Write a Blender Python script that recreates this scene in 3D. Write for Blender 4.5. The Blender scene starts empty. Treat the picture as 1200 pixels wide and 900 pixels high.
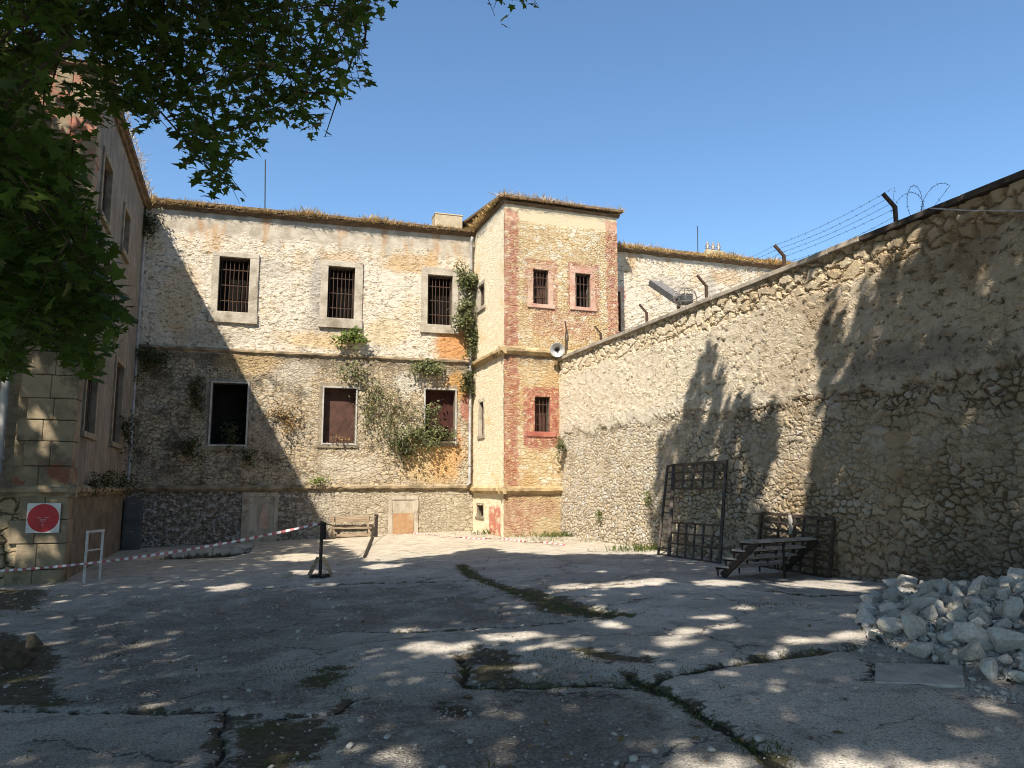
import bpy, bmesh, math, random
import numpy as np
from mathutils import Vector, Matrix, Quaternion

# ---------------------------------------------------------------- camera, light, exposure
random.seed(7); RNG = np.random.default_rng(7)
sc = bpy.context.scene
COL = sc.collection
F = 900.0; YAW = math.radians(19.5); PITCH = math.radians(7.65); EYE = 1.6
cam_d = bpy.data.cameras.new('camera'); cam = bpy.data.objects.new('camera', cam_d); COL.objects.link(cam)
cam_d.sensor_width = 36.0; cam_d.lens = 36.0 * F / 1200.0
cam_d.clip_start = 0.05; cam_d.clip_end = 5000
cam.location = (0, 0, EYE); cam.rotation_euler = (math.pi / 2 + PITCH, 0, -YAW)
sc.camera = cam
SUN = np.array([0.75, 1.0, -1.335]); SUN /= np.linalg.norm(SUN)          # direction the light travels
SUN_EL = math.asin(-SUN[2]); SUN_AZ = math.atan2(-SUN[0], -SUN[1])      # clockwise from +Y, towards the sun
w = bpy.data.worlds.new('World'); sc.world = w; w.use_nodes = True
sky = w.node_tree.nodes.new('ShaderNodeTexSky'); sky.sky_type = 'NISHITA'; sky.sun_disc = False
sky.sun_elevation = SUN_EL; sky.sun_rotation = SUN_AZ
sky.altitude = 100; sky.air_density = 1.0; sky.dust_density = 0.25; sky.ozone_density = 2.6
bg = w.node_tree.nodes['Background']; bg.inputs['Strength'].default_value = 0.105
tint = w.node_tree.nodes.new('ShaderNodeMix'); tint.data_type = 'RGBA'; tint.blend_type = 'MULTIPLY'; tint.inputs[0].default_value = 1.0
tint.inputs[7].default_value = (0.80, 0.95, 1.01, 1)          # a clearer, less violet blue
w.node_tree.links.new(sky.outputs[0], tint.inputs[6]); w.node_tree.links.new(tint.outputs[2], bg.inputs['Color'])
sd = bpy.data.lights.new('sun', 'SUN'); sd.energy = 5.0; sd.angle = math.radians(0.53); sd.color = (1.0, 0.93, 0.82)
sun = bpy.data.objects.new('sun', sd); COL.objects.link(sun); sun.location = (-20, -40, 40)
sun.rotation_euler = Vector(SUN).to_track_quat('-Z', 'Y').to_euler()
sc.view_settings.view_transform = 'Standard'; sc.view_settings.look = 'None'
sc.view_settings.exposure = 0.95; sc.view_settings.gamma = 1.0; sc.view_settings.use_curve_mapping = False
sc.cycles.max_bounces = 6; sc.cycles.diffuse_bounces = 3; sc.cycles.glossy_bounces = 2
sc.cycles.transmission_bounces = 3; sc.cycles.use_denoising = True; sc.cycles.filter_width = 1.05

# ---------------------------------------------------------------- survey helpers (photo sight lines -> metres)
_fw = np.array([math.sin(YAW) * math.cos(PITCH), math.cos(YAW) * math.cos(PITCH), math.sin(PITCH)])
_rt = np.array([math.cos(YAW), -math.sin(YAW), 0.0]); _up = np.cross(_rt, _fw); EYEP = np.array([0, 0, EYE])
def sight(x, y): return _fw + _rt * (x - 600) / F + _up * (450 - y) / F
def hit(x, y, p, n):
    d = sight(x, y); n = np.array(n, float); t = np.dot(np.array(p, float) - EYEP, n) / np.dot(d, n); return EYEP + t * d
def proj(q):
    v = np.asarray(q, float) - EYEP; z = v @ _fw
    zz = np.where(np.abs(z) < 1e-6, 1e-6, z)
    return 600 + F * (v @ _rt) / zz, 450 - F * (v @ _up) / zz, z
def gz(x, y):                       # the yard falls gently towards the wing at its left
    x = np.asarray(x, float); return np.clip(0.036 * (x - 7.0), -0.5, 0.0)
def ghit(x, y):
    p = hit(x, y, (0, 0, 0), (0, 0, 1))
    for _ in range(6): p = hit(x, y, (0, 0, float(gz(p[0], p[1]))), (0, 0, 1))
    return p
def inpoly(px, py, poly):
    px = np.asarray(px); py = np.asarray(py); r = np.zeros(px.shape, bool); n = len(poly)
    for i in range(n):
        x0, y0 = poly[i]; x1, y1 = poly[(i + 1) % n]
        c = ((y0 > py) != (y1 > py)) & (px < (x1 - x0) * (py - y0) / ((y1 - y0) if y1 != y0 else 1e-9) + x0); r ^= c
    return r
def segdist(px, py, pts):
    d = np.full(np.shape(px), 1e9)
    for (ax, ay), (bx, by) in zip(pts[:-1], pts[1:]):
        vx, vy = bx - ax, by - ay; L = vx * vx + vy * vy + 1e-12
        t = np.clip(((px - ax) * vx + (py - ay) * vy) / L, 0, 1)
        d = np.minimum(d, np.hypot(px - ax - t * vx, py - ay - t * vy))
    return d
def _h(ix, iy, iz, s):
    n = (ix * 374761393 + iy * 668265263 + iz * 2147483647 + s * 1274126177) & 0xffffffff
    n = ((n ^ (n >> 13)) * 1274126177) & 0xffffffff; n = n ^ (n >> 16); return (n & 0xffff) / 65535.0
def vnoise(x, y, z=0.0, s=0):
    x, y, z = np.broadcast_arrays(np.asarray(x, float), np.asarray(y, float), np.asarray(z, float))
    ix, iy, iz = np.floor(x).astype(np.int64), np.floor(y).astype(np.int64), np.floor(z).astype(np.int64)
    f = lambda t: t * t * (3 - 2 * t)
    fx, fy, fz = f(x - ix), f(y - iy), f(z - iz); r = 0
    for a in (0, 1):
        for b in (0, 1):
            for c in (0, 1):
                r = r + _h(ix + a, iy + b, iz + c, s) * (fx if a else 1 - fx) * (fy if b else 1 - fy) * (fz if c else 1 - fz)
    return r
def fbm(x, y, z=0.0, o=4, s=0):
    r = 0; a = 0.5; k = 1.0
    for i in range(o): r = r + a * vnoise(np.asarray(x) * k, np.asarray(y) * k, np.asarray(z) * k, s + i); a *= .5; k *= 2.03
    return r / (1 - .5 ** o)

# ---------------------------------------------------------------- node shorthand
class NT:
    def __init__(s, name):
        s.m = bpy.data.materials.new(name); s.m.use_nodes = True; s.t = s.m.node_tree; s.t.nodes.clear()
        s.out = s.n('ShaderNodeOutputMaterial'); s._uv = None
    def n(s, k): return s.t.nodes.new(k)
    def put(s, sock, v):
        if v is None: return
        if isinstance(v, bpy.types.NodeSocket): s.t.links.new(v, sock)
        elif isinstance(v, (tuple, list)):
            sock.default_value = (*v, 1.0) if (len(v) == 3 and sock.type == 'RGBA') else v
        else: sock.default_value = v
    def uv(s):
        if s._uv is None: s._uv = s.n('ShaderNodeUVMap').outputs[0]
        return s._uv
    def obj(s): return s.n('ShaderNodeTexCoord').outputs['Object']
    def pos(s): return s.n('ShaderNodeNewGeometry').outputs['Position']
    def sep(s, v):
        n = s.n('ShaderNodeSeparateXYZ'); s.put(n.inputs[0], v); return n.outputs
    def comb(s, x, y, z=0.0):
        n = s.n('ShaderNodeCombineXYZ'); [s.put(n.inputs[i], v) for i, v in enumerate((x, y, z))]; return n.outputs[0]
    def m_(s, op, a, b=None, c=None, clamp=False):
        n = s.n('ShaderNodeMath'); n.operation = op; n.use_clamp = clamp
        for i, v in enumerate((a, b, c)):
            if v is not None: s.put(n.inputs[i], v)
        return n.outputs[0]
    def vm(s, op, a, b=None):
        n = s.n('ShaderNodeVectorMath'); n.operation = op; s.put(n.inputs[0], a)
        if b is not None: s.put(n.inputs[1], b)
        return n.outputs[0]
    def noise(s, v, scale, detail=4, rough=.55, dist=0.0, out=0):
        n = s.n('ShaderNodeTexNoise'); s.put(n.inputs['Vector'], v); n.inputs['Scale'].default_value = scale
        n.inputs['Detail'].default_value = detail; n.inputs['Roughness'].default_value = rough; n.inputs['Distortion'].default_value = dist
        return n.outputs[out]
    def vor(s, v, scale, feature='F1', rand=1.0, dim='2D', out='Distance', smooth=None):
        n = s.n('ShaderNodeTexVoronoi'); n.voronoi_dimensions = dim; n.feature = feature; s.put(n.inputs['Vector'], v)
        n.inputs['Scale'].default_value = scale; n.inputs['Randomness'].default_value = rand
        if smooth is not None: n.inputs['Smoothness'].default_value = smooth
        return n.outputs[out]
    def mr(s, f, a, b, c=0.0, d=1.0, smooth=True):
        n = s.n('ShaderNodeMapRange'); n.interpolation_type = 'SMOOTHSTEP' if smooth else 'LINEAR'; s.put(n.inputs[0], f)
        for i, v in enumerate((a, b, c, d)): s.put(n.inputs[i + 1], v)
        return n.outputs[0]
    def mix(s, f, a, b, mode='MIX'):
        n = s.n('ShaderNodeMix'); n.data_type = 'RGBA'; n.blend_type = mode; n.clamp_factor = True
        s.put(n.inputs[0], f); s.put(n.inputs[6], a); s.put(n.inputs[7], b); return n.outputs[2]
    def mixf(s, f, a, b):
        n = s.n('ShaderNodeMix'); n.data_type = 'FLOAT'; s.put(n.inputs[0], f); s.put(n.inputs[2], a); s.put(n.inputs[3], b); return n.outputs[0]
    def ramp(s, f, stops):
        n = s.n('ShaderNodeValToRGB'); s.put(n.inputs[0], f); e = n.color_ramp.elements
        while len(e) < len(stops): e.new(0.5)
        for k, (p, c) in zip(e, stops): k.position = p; k.color = (*c, 1)
        return n.outputs[0]
    def attr(s, name, out='Fac'):
        n = s.n('ShaderNodeAttribute'); n.attribute_name = name; return n.outputs[out]
    def hsv(s, c, h=.5, sat=1., v=1.):
        n = s.n('ShaderNodeHueSaturation'); s.put(n.inputs['Color'], c); s.put(n.inputs[0], h); s.put(n.inputs[1], sat); s.put(n.inputs[2], v); return n.outputs[0]
    def blob(s, uv, u, v, ru, rv, nz=.5, nscale=1.2):     # a stain: noisy-edged ellipse, 1 inside
        o = s.sep(uv); a = s.m_('DIVIDE', s.m_('SUBTRACT', o[0], u), ru); b = s.m_('DIVIDE', s.m_('SUBTRACT', o[1], v), rv)
        r = s.m_('SQRT', s.m_('ADD', s.m_('MULTIPLY', a, a), s.m_('MULTIPLY', b, b)))
        r = s.m_('ADD', r, s.m_('MULTIPLY', s.m_('SUBTRACT', s.noise(uv, nscale, 5, .6), .5), nz * 2.2))
        return s.mr(r, 1.1, .55)
    def rect(s, uv, u0, u1, v0, v1, soft=.05, nz=.12, nscale=6.):
        nn = s.m_('MULTIPLY', s.m_('SUBTRACT', s.noise(uv, nscale, 4, .6), .5), nz * 2)
        o = s.sep(uv)
        d = s.m_('MINIMUM', s.m_('MINIMUM', s.m_('SUBTRACT', o[0], u0), s.m_('SUBTRACT', u1, o[0])),
                 s.m_('MINIMUM', s.m_('SUBTRACT', o[1], v0), s.m_('SUBTRACT', v1, o[1])))
        return s.mr(s.m_('ADD', d, nn), -soft, soft)
    def bsdf(s, col, rough=.85, spec=.25, metal=0.0, bump=None, bstr=.3, bdist=.01, disp=None, dscale=.03, mid=.5):
        b = s.n('ShaderNodeBsdfPrincipled'); s.put(b.inputs['Base Color'], col); s.put(b.inputs['Roughness'], rough)
        b.inputs['Specular IOR Level'].default_value = spec; b.inputs['Metallic'].default_value = metal
        if bump is not None:
            k = s.n('ShaderNodeBump'); k.inputs['Strength'].default_value = bstr; k.inputs['Distance'].default_value = bdist
            s.put(k.inputs['Height'], bump); s.t.links.new(k.outputs[0], b.inputs['Normal'])
        s.t.links.new(b.outputs[0], s.out.inputs['Surface'])
        if disp is not None:
            d = s.n('ShaderNodeDisplacement'); d.inputs['Midlevel'].default_value = mid; s.put(d.inputs['Scale'], dscale)
            s.put(d.inputs['Height'], disp); s.t.links.new(d.outputs[0], s.out.inputs['Displacement'])
            s.m.displacement_method = 'BOTH'
        return s.m
def _rubble(s, uv, scale, asp=1.5, warp=.12, gap=.10, rand=.9):
    dv = s.vm('SUBTRACT', s.noise(uv, scale * 1.1, 3, .6, out=1), (.5, .5, .5))
    v = s.vm('MULTIPLY', s.vm('ADD', uv, s.vm('MULTIPLY', dv, (warp * 2 / scale * 4,) * 3)), (1.0, asp, 1.0))
    ed = s.vor(v, scale, 'DISTANCE_TO_EDGE', rand); cell = s.vor(v, scale, 'F1', rand, out='Color')
    rag = s.m_('SUBTRACT', s.noise(uv, scale * 3.2, 4, .65), .5)                  # ragged, chipped joints
    ed = s.m_('ADD', ed, s.m_('MULTIPLY', rag, .22))
    return s.mr(ed, -.02, gap), s.sep(cell), ed
NT.rubble = _rubble

# ---------------------------------------------------------------- mesh + object helpers
OFF = {}
class MB:
    def __init__(s): s.v = []; s.f = []; s.mi = []
    def face(s, pts, mi=0):
        k = len(s.v); s.v += [tuple(map(float, p)) for p in pts]; s.f.append(tuple(range(k, k + len(pts)))); s.mi.append(mi)
    def add(s, vs, fs, mi=0):
        k = len(s.v); s.v += [tuple(map(float, p)) for p in vs]; s.f += [tuple(i + k for i in f) for f in fs]; s.mi += [mi] * len(fs)
    def hexa(s, c, mi=0):            # 8 corners: 4 bottom ccw, 4 top
        s.add(c, [(3, 2, 1, 0), (4, 5, 6, 7), (0, 1, 5, 4), (1, 2, 6, 5), (2, 3, 7, 6), (3, 0, 4, 7)], mi)
    def box(s, o, ax, ay, az, mi=0):  # corner + three edge vectors
        o, ax, ay, az = [np.array(q, float) for q in (o, ax, ay, az)]
        if np.dot(np.cross(ax, ay), az) < 0: ax, ay = ay, ax
        s.hexa([o, o + ax, o + ax + ay, o + ay, o + az, o + ax + az, o + ax + ay + az, o + ay + az], mi)
    def beam(s, a, b, wd, ht=None, mi=0, upv=(0, 0, 1)):
        a, b = np.array(a, float), np.array(b, float); d = (b - a) / np.linalg.norm(b - a); u = np.array(upv, float)
        if abs(np.dot(d, u)) > .97: u = np.array([0, 1., 0])
        x = np.cross(d, u); x /= np.linalg.norm(x); y = np.cross(x, d); ht = ht or wd
        s.box(a - x * wd / 2 - y * ht / 2, x * wd, b - a, y * ht, mi)
    def tube(s, pts, r, seg=8, mi=0, cap=True):
        pts = [np.array(p, float) for p in pts]; n = len(pts); rr = r if hasattr(r, '__len__') else [r] * n
        k = len(s.v); x = None
        for i, p in enumerate(pts):
            d = pts[min(i + 1, n - 1)] - pts[max(i - 1, 0)]; d = d / (np.linalg.norm(d) + 1e-12)
            if x is None:
                u = np.array([0, 0, 1.]) if abs(d[2]) < .9 else np.array([1., 0, 0]); x = np.cross(d, u)
            x = x - d * np.dot(x, d); x /= np.linalg.norm(x) + 1e-12; y = np.cross(d, x)
            for j in range(seg):
                a = 2 * math.pi * j / seg; s.v.append(tuple(p + rr[i] * (math.cos(a) * x + math.sin(a) * y)))
        for i in range(n - 1):
            for j in range(seg):
                s.f.append((k + i * seg + j, k + i * seg + (j + 1) % seg, k + (i + 1) * seg + (j + 1) % seg, k + (i + 1) * seg + j)); s.mi.append(mi)
        if cap:
            s.f.append(tuple(k + j for j in range(seg))[::-1]); s.mi.append(mi)
            s.f.append(tuple(k + (n - 1) * seg + j for j in range(seg))); s.mi.append(mi)
    def strip(s, p0, p1, prof, seg=20, jit=0.0, mi=0, outv=None):   # extrude profile [(out, z)] along p0->p1
        p0, p1 = np.array(p0, float), np.array(p1, float); d = p1 - p0; L = np.linalg.norm(d); d /= L
        o = np.array(outv, float) if outv is not None else np.cross(d, (0, 0, 1.)); n = len(prof); k = len(s.v)
        for i in range(seg + 1):
            b = p0 + d * L * i / seg
            for (a, z) in prof:
                j = RNG.normal(0, jit, 2) if jit else (0, 0)
                s.v.append(tuple(b + o * (a + (j[0] if a > .001 else 0)) + np.array([0, 0, z + j[1]])))
        for i in range(seg):
            for j in range(n):
                s.f.append((k + i * n + j, k + (i + 1) * n + j, k + (i + 1) * n + (j + 1) % n, k + i * n + (j + 1) % n)); s.mi.append(mi)
        s.f.append(tuple(k + j for j in range(n))); s.mi.append(mi); s.f.append(tuple(k + seg * n + j for j in range(n))[::-1]); s.mi.append(mi)
    def build(s, name, mats, parent=None, loc=None, smooth=False, bevel=0.0):
        off = np.array(OFF.get(parent.name, (0, 0, 0)) if parent else (loc if loc is not None else (0, 0, 0)), float)
        me = bpy.data.meshes.new(name); me.from_pydata([tuple(np.array(p) - off) for p in s.v], [], s.f)
        for m in (mats if isinstance(mats, (list, tuple)) else [mats]): me.materials.append(m)
        if any(s.mi): me.polygons.foreach_set('material_index', s.mi)
        if smooth: me.polygons.foreach_set('use_smooth', [True] * len(me.polygons))
        o = link(name, me, parent, None if parent else off)
        if bevel:
            md = o.modifiers.new('bevel', 'BEVEL'); md.width = bevel; md.segments = 2; md.limit_method = 'ANGLE'
        return o
def link(name, me, parent=None, loc=None):
    o = bpy.data.objects.new(name, me); COL.objects.link(o)
    if parent is not None: o.parent = parent; OFF[o.name] = OFF.get(parent.name, (0, 0, 0))
    else:
        o.location = tuple(loc) if loc is not None else (0, 0, 0); OFF[o.name] = tuple(o.location)
    return o
def tag(o, label=None, cat=None, group=None, kind=None):
    for k, v in (('label', label), ('category', cat), ('group', group), ('kind', kind)):
        if v: o[k] = v
    return o
def thing(name, label, cat, loc, group=None):
    o = bpy.data.objects.new(name, None); COL.objects.link(o); o.location = tuple(map(float, loc)); o.empty_display_size = .3
    OFF[o.name] = tuple(map(float, loc)); return tag(o, label, cat, group)
def np_mesh(name, V, loops_per_face, mats, parent=None, loc=(0, 0, 0), idx=None, smooth=False):
    """V (N,3); faces are consecutive runs of loops_per_face vertices, or idx (M,k)."""
    off = np.array(OFF.get(parent.name, (0, 0, 0)) if parent else loc, float)
    V = np.asarray(V, float) - off; me = bpy.data.meshes.new(name)
    if idx is None: idx = np.arange(len(V)).reshape(-1, loops_per_face)
    M, k = idx.shape
    me.vertices.add(len(V)); me.vertices.foreach_set('co', V.astype(np.float32).ravel())
    me.loops.add(M * k); me.loops.foreach_set('vertex_index', idx.astype(np.int32).ravel())
    me.polygons.add(M); me.polygons.foreach_set('loop_start', np.arange(0, M * k, k, dtype=np.int32))
    try: me.polygons.foreach_set('loop_total', np.full(M, k, np.int32))
    except Exception: pass
    if smooth: me.polygons.foreach_set('use_smooth', np.ones(M, bool))
    for m in (mats if isinstance(mats, (list, tuple)) else [mats]): me.materials.append(m)
    me.update(calc_edges=True); me.validate()
    return link(name, me, parent, None if parent else off)
def panel(name, mat, parent, origin, d, width, z0, z1, holes=(), step=.035, loc=None, warp=0.012):
    """A dense wall sheet with openings; UV in metres (u along d, v = height above datum)."""
    d = np.array(d, float); nrm = np.cross(d, (0, 0, 1.)); origin = np.array(origin, float)
    def lines(a, b, cuts):
        xs = [a] + sorted(c for c in cuts if a < c < b) + [b]; r = []
        for p, q in zip(xs[:-1], xs[1:]):
            if q - p < 1e-5: continue
            k = max(1, int(round((q - p) / step))); r += list(p + (q - p) * np.arange(k) / k)
        return np.array(r + [b])
    us = lines(0, width, [h[0] for h in holes] + [h[1] for h in holes]); vs = lines(z0, z1, [h[2] for h in holes] + [h[3] for h in holes])
    U, Z = np.meshgrid(us, vs, indexing='ij')
    bulge = (fbm(U * .35 + 3.1, Z * .35 + origin[0], 0, 3, 5) - .5) * warp * 4
    P = origin + U[..., None] * d + bulge[..., None] * nrm; P[..., 2] = Z
    nu, nv = len(us), len(vs); I = np.arange(nu * nv).reshape(nu, nv)
    q = np.stack([I[:-1, :-1], I[1:, :-1], I[1:, 1:], I[:-1, 1:]], -1).reshape(-1, 4)
    uc = ((us[:-1] + us[1:]) / 2)[:, None] + 0 * vs[None, 1:]; vc = ((vs[:-1] + vs[1:]) / 2)[None] + 0 * us[1:, None]
    keep = np.ones(uc.shape, bool)
    for (a, b, c, e) in holes: keep &= ~((uc > a) & (uc < b) & (vc > c) & (vc < e))
    q = q[keep.ravel()]
    o = np_mesh(name, P.reshape(-1, 3), 4, mat, parent, loc or (0, 0, 0), q, smooth=True)
    uvl = o.data.uv_layers.new(name='UVMap'); li = np.empty(len(o.data.loops), np.int32); o.data.loops.foreach_get('vertex_index', li)
    UV = np.stack([U.ravel(), Z.ravel()], -1)[li]; uvl.data.foreach_set('uv', UV.astype(np.float32).ravel())
    return o
LEAF_PLANE = np.array([(0, 0), (.16, .04), (.42, -.06), (.30, .20), (.52, .42), (.22, .48), (.0, .98), (-.22, .48), (-.52, .42), (-.30, .20), (-.42, -.06), (-.16, .04)])
LEAF_OVAL = np.array([(0, 0), (.2, .25), (.22, .55), (0, 1.0), (-.22, .55), (-.2, .25)])
BLADE = np.array([(-.5, 0), (.5, 0), (.32, .6), (0, 1)])
def leaves(P, size, shape, tilt=.7, down=None, nrm=None, rng=RNG, curl=.12):
    """World vertices of leaves at P: lying roughly level, tips turned any way and a little down."""
    N = len(P); size = np.broadcast_to(size, (N,))
    n = np.tile(np.array([0, 0, 1.0]) if nrm is None else np.asarray(nrm, float), (N, 1)) + rng.normal(0, tilt, (N, 3)) * .75
    n /= np.linalg.norm(n, axis=1)[:, None]
    t = rng.normal(0, 1, (N, 3)); 
    if down is not None: t += np.array(down)
    t -= n * np.sum(t * n, 1)[:, None]; t /= np.linalg.norm(t, axis=1)[:, None] + 1e-9; b = np.cross(n, t)
    x = shape[:, 0]; y = shape[:, 1]; zz = -curl * (y - .4) ** 2 - curl * 1.2 * np.abs(x)
    return (P[:, None, :] + size[:, None, None] * (x[None, :, None] * b[:, None, :] + (y)[None, :, None] * t[:, None, :] + zz[None, :, None] * n[:, None, :])).reshape(-1, 3)
def blades(P, h, wd, lean=.35, rng=RNG):
    N = len(P); h = np.broadcast_to(h, (N,)); a = rng.uniform(0, 2 * np.pi, N)
    b = np.stack([np.cos(a), np.sin(a), 0 * a], 1); t = np.stack([rng.normal(0, lean, N), rng.normal(0, lean, N), np.ones(N)], 1)
    t /= np.linalg.norm(t, axis=1)[:, None]; bend = rng.normal(0, .25, (N, 2))
    out = P[:, None, :] + BLADE[None, :, :1] * wd * b[:, None, :] + (BLADE[None, :, 1:] * h[:, None, None]) * t[:, None, :]
    out[:, :, :2] += (BLADE[None, :, 1:] ** 2) * bend[:, None, :] * h[:, None, None]
    return out.reshape(-1, 3)

# ---------------------------------------------------------------- materials
def m_simple(name, col, col2=None, rough=.8, spec=.3, metal=0., scale=8., bstr=.25, bdist=.01, streak=False, dirt=None):
    t = NT(name); p = t.obj()
    if streak: p = t.vm('MULTIPLY', p, (1, 1, .12))
    n = t.noise(p, scale, 6, .62); c = t.mix(t.mr(n, .35, .68), col, col2 or tuple(k * .6 for k in col))
    if dirt: c = t.mix(t.mr(t.noise(t.obj(), scale * .37, 5, .65), .5, .68), c, dirt)
    return t.bsdf(c, rough, spec, metal, t.noise(t.obj(), scale * 6, 5, .65), bstr, bdist)

def m_facade():
    t = NT('rubble_facade'); uv = t.uv(); u, v, _ = t.sep(uv)
    low = t.mr(t.m_('ADD', v, t.m_('MULTIPLY', t.noise(uv, 1.1, 4), .3)), 6.45, 6.25)           # lower storey
    plinth = t.mr(v, 1.62, 1.5)
    stn, cell, ed = t.rubble(uv, 4.2, 1.75, .1, .16); stn2, cell2, ed2 = t.rubble(uv, 8.5, 1.5, .12, .22)
    pat = t.mr(t.noise(uv, .55, 4, .6), .42, .6)
    st = t.mixf(pat, stn, stn2); rnd = t.mixf(pat, cell[0], cell2[0])
    fine = t.noise(uv, 22, 6, .7); mid_ = t.noise(t.vm('MULTIPLY', uv, (1, 1.35, 1)), 4.6, 9, .70); pop = t.mr(t.mixf(pat, cell[2], cell2[2]), .42, .62)
    # upper storey: chalky mortar over pitted yellow stones
    chalk = t.mix(t.mr(fine, .3, .7), (.66, .59, .485), (.48, .41, .31))
    ston = t.mix(rnd, (.62, .54, .395), (.51, .41, .26)); ston = t.mix(t.mr(cell[1], .72, .8), ston, (.42, .38, .31))
    cover = t.mr(t.m_('ADD', mid_, t.m_('MULTIPLY', t.noise(uv, .9, 4), .5)), .66, .86)
    upc = t.mix(t.m_('MULTIPLY', t.m_('MULTIPLY', st, cover), pop), chalk, ston)
    yel = t.mr(t.noise(uv, .8, 5, .65), .52, .68); upc = t.mix(t.m_('MULTIPLY', yel, .5), upc, (.53, .38, .19))
    pit = t.mr(t.noise(t.vm('MULTIPLY', uv, (1, 1.7, 1)), 6.5, 4, .62), .57, .68)
    upc = t.mix(t.m_('MULTIPLY', pit, .75), upc, (.29, .215, .125))
    pit2 = t.mr(t.noise(t.vm('MULTIPLY', uv, (1, 2.1, 1)), 4.2, 6, .68), .565, .63); upc = t.mix(t.m_('MULTIPLY', pit2, .8), upc, (.24, .18, .105))
    rem = t.mr(t.noise(t.vm('ADD', uv, (3.3, 8.1, 0)), .55, 6, .68), .52, .60); upc = t.mix(t.m_('MULTIPLY', rem, .75), upc, t.mix(t.mr(mid_, .35, .65), (.55, .49, .40), (.43, .375, .295)))
    gstreak = t.mr(t.noise(t.vm('MULTIPLY', uv, (1.6, .22, 1)), 1.0, 5, .6), .55, .72)
    upc = t.mix(t.m_('MULTIPLY', gstreak, .65), upc, (.33, .29, .23)); upc = t.mix(t.m_('MULTIPLY', t.mr(t.noise(t.vm('ADD', uv, (11, 5, 0)), .7, 7, .72), .53, .62), .5), upc, (.42, .33, .215))
    # rendered band under the eave, with rust and soot runs
    bandn = t.m_('ADD', v, t.m_('MULTIPLY', t.m_('SUBTRACT', t.noise(t.vm('MULTIPLY', uv, (1, .35, 1)), 1.4, 5, .65), .5), 1.5))
    band = t.mr(bandn, 10.2, 10.55)
    bandc = t.mix(t.mr(t.noise(uv, 2.5, 6, .65), .35, .65), (.44, .385, .30), (.30, .255, .195))
    rustn = t.mr(t.noise(t.vm('MULTIPLY', uv, (1.1, .35, 1)), 1.3, 4, .6), .52, .66)
    bandc = t.mix(t.m_('MULTIPLY', rustn, .7), bandc, (.36, .20, .09))
    upc = t.mix(t.m_('MULTIPLY', t.m_('MULTIPLY', rustn, t.mr(bandn, 9.4, 10.2)), .6), upc, (.45, .27, .11))
    upc = t.mix(band, upc, bandc)
    # lower storey: browner, sooty and mossy, more so towards the wing
    lwc = t.mix(rnd, (.56, .46, .315), (.43, .335, .21)); lwc = t.mix(t.mr(mid_, .52, .40), lwc, (.22, .165, .105)); lwc = t.mix(t.mr(cell2[1], .6, .75), lwc, (.43, .37, .28))
    lwc = t.mix(t.m_('SUBTRACT', 1.0, st), lwc, (.23, .18, .12))
    whit = t.mr(t.noise(uv, 1.3, 5, .65), .55, .68); lwc = t.mix(t.m_('MULTIPLY', whit, .65), lwc, (.58, .52, .41))
    left = t.mr(u, 8.0, 2.5)
    soot = t.mr(t.m_('ADD', t.noise(uv, 1.05, 6, .7), t.m_('MULTIPLY', left, .12)), .58, .73)
    lwc = t.mix(t.m_('MULTIPLY', soot, .8), lwc, (.105, .085, .06))
    moss = t.mr(t.noise(t.vm('ADD', uv, (7, 3, 0)), 1.5, 6, .7), .58, .70); lwc = t.mix(t.m_('MULTIPLY', moss, .42), lwc, (.17, .155, .07))
    drip = t.mr(t.m_('ADD', v, t.m_('MULTIPLY', t.noise(t.vm('MULTIPLY', uv, (2.2, .3, 1)), 1.2, 5), 1.8)), 6.45, 7.0)
    lwc = t.mix(t.m_('MULTIPLY', drip, .65), lwc, (.14, .11, .075))
    # plinth: coursed stone with flaking whitewash at the left
    plc = t.mix(rnd, (.46, .39, .285), (.35, .285, .195)); plc = t.mix(t.m_('MULTIPLY', t.m_('SUBTRACT', 1.0, st), .7), plc, (.22, .175, .12)); plc = t.mix(t.m_('MULTIPLY', t.mr(mid_, .48, .62), .6), plc, (.47, .405, .30))
    fl = t.m_('MULTIPLY', t.mr(t.noise(uv, 6.5, 9, .82), .49, .56), t.mr(u, 7.5, 5.5))
    plc = t.mix(t.m_('MULTIPLY', t.mr(u, 6.5, 5.0), .8), plc, (.12, .095, .07)); plc = t.mix(t.m_('MULTIPLY', fl, .9), plc, (.52, .48, .42))
    c = t.mix(low, upc, lwc); c = t.mix(plinth, c, plc)
    # local stains
    for (bu, bv, ru, rv, col, k) in ((10.9, 6.9, .95, .85, (.47, .21, .06), .85), (10.6, 3.0, .75, 1.3, (.47, .20, .05), .7), (10.1, 2.7, 1.3, 1.2, (.52, .36, .17), .6),
                                      (11.0, 5.3, .6, .7, (.46, .25, .08), .8), (6.0, 6.8, 1.5, .35, (.50, .33, .13), .5), (3.6, 5.9, 1.4, .5, (.45, .31, .14), .5), (5.85, 8.6, .38, 1.7, (.33, .30, .25), .75), (3.9, 9.3, 1.2, .4, (.37, .33, .27), .6), (8.3, 7.2, 1.0, .6, (.50, .37, .19), .5), (9.2, 9.9, 1.2, .45, (.44, .27, .11), .6), (6.6, 9.9, .8, .35, (.42, .26, .12), .5), (2.2, 6.75, 1.3, .4, (.33, .28, .21), .6), (9.3, 5.4, .8, .45, (.52, .48, .40), .7), (5.1, 5.6, .9, .5, (.50, .44, .35), .6), (7.0, 2.3, 1.2, .5, (.50, .44, .34), .6), (4.6, 3.6, .9, .8, (.46, .40, .31), .5),
                                      (9.2, 8.6, .25, .9, (.45, .16, .08), .0), (11.35, 4.6, .25, .6, (.36, .08, .05), .6), (1.3, 8.0, .8, 1.5, (.50, .33, .15), .45)):
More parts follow.
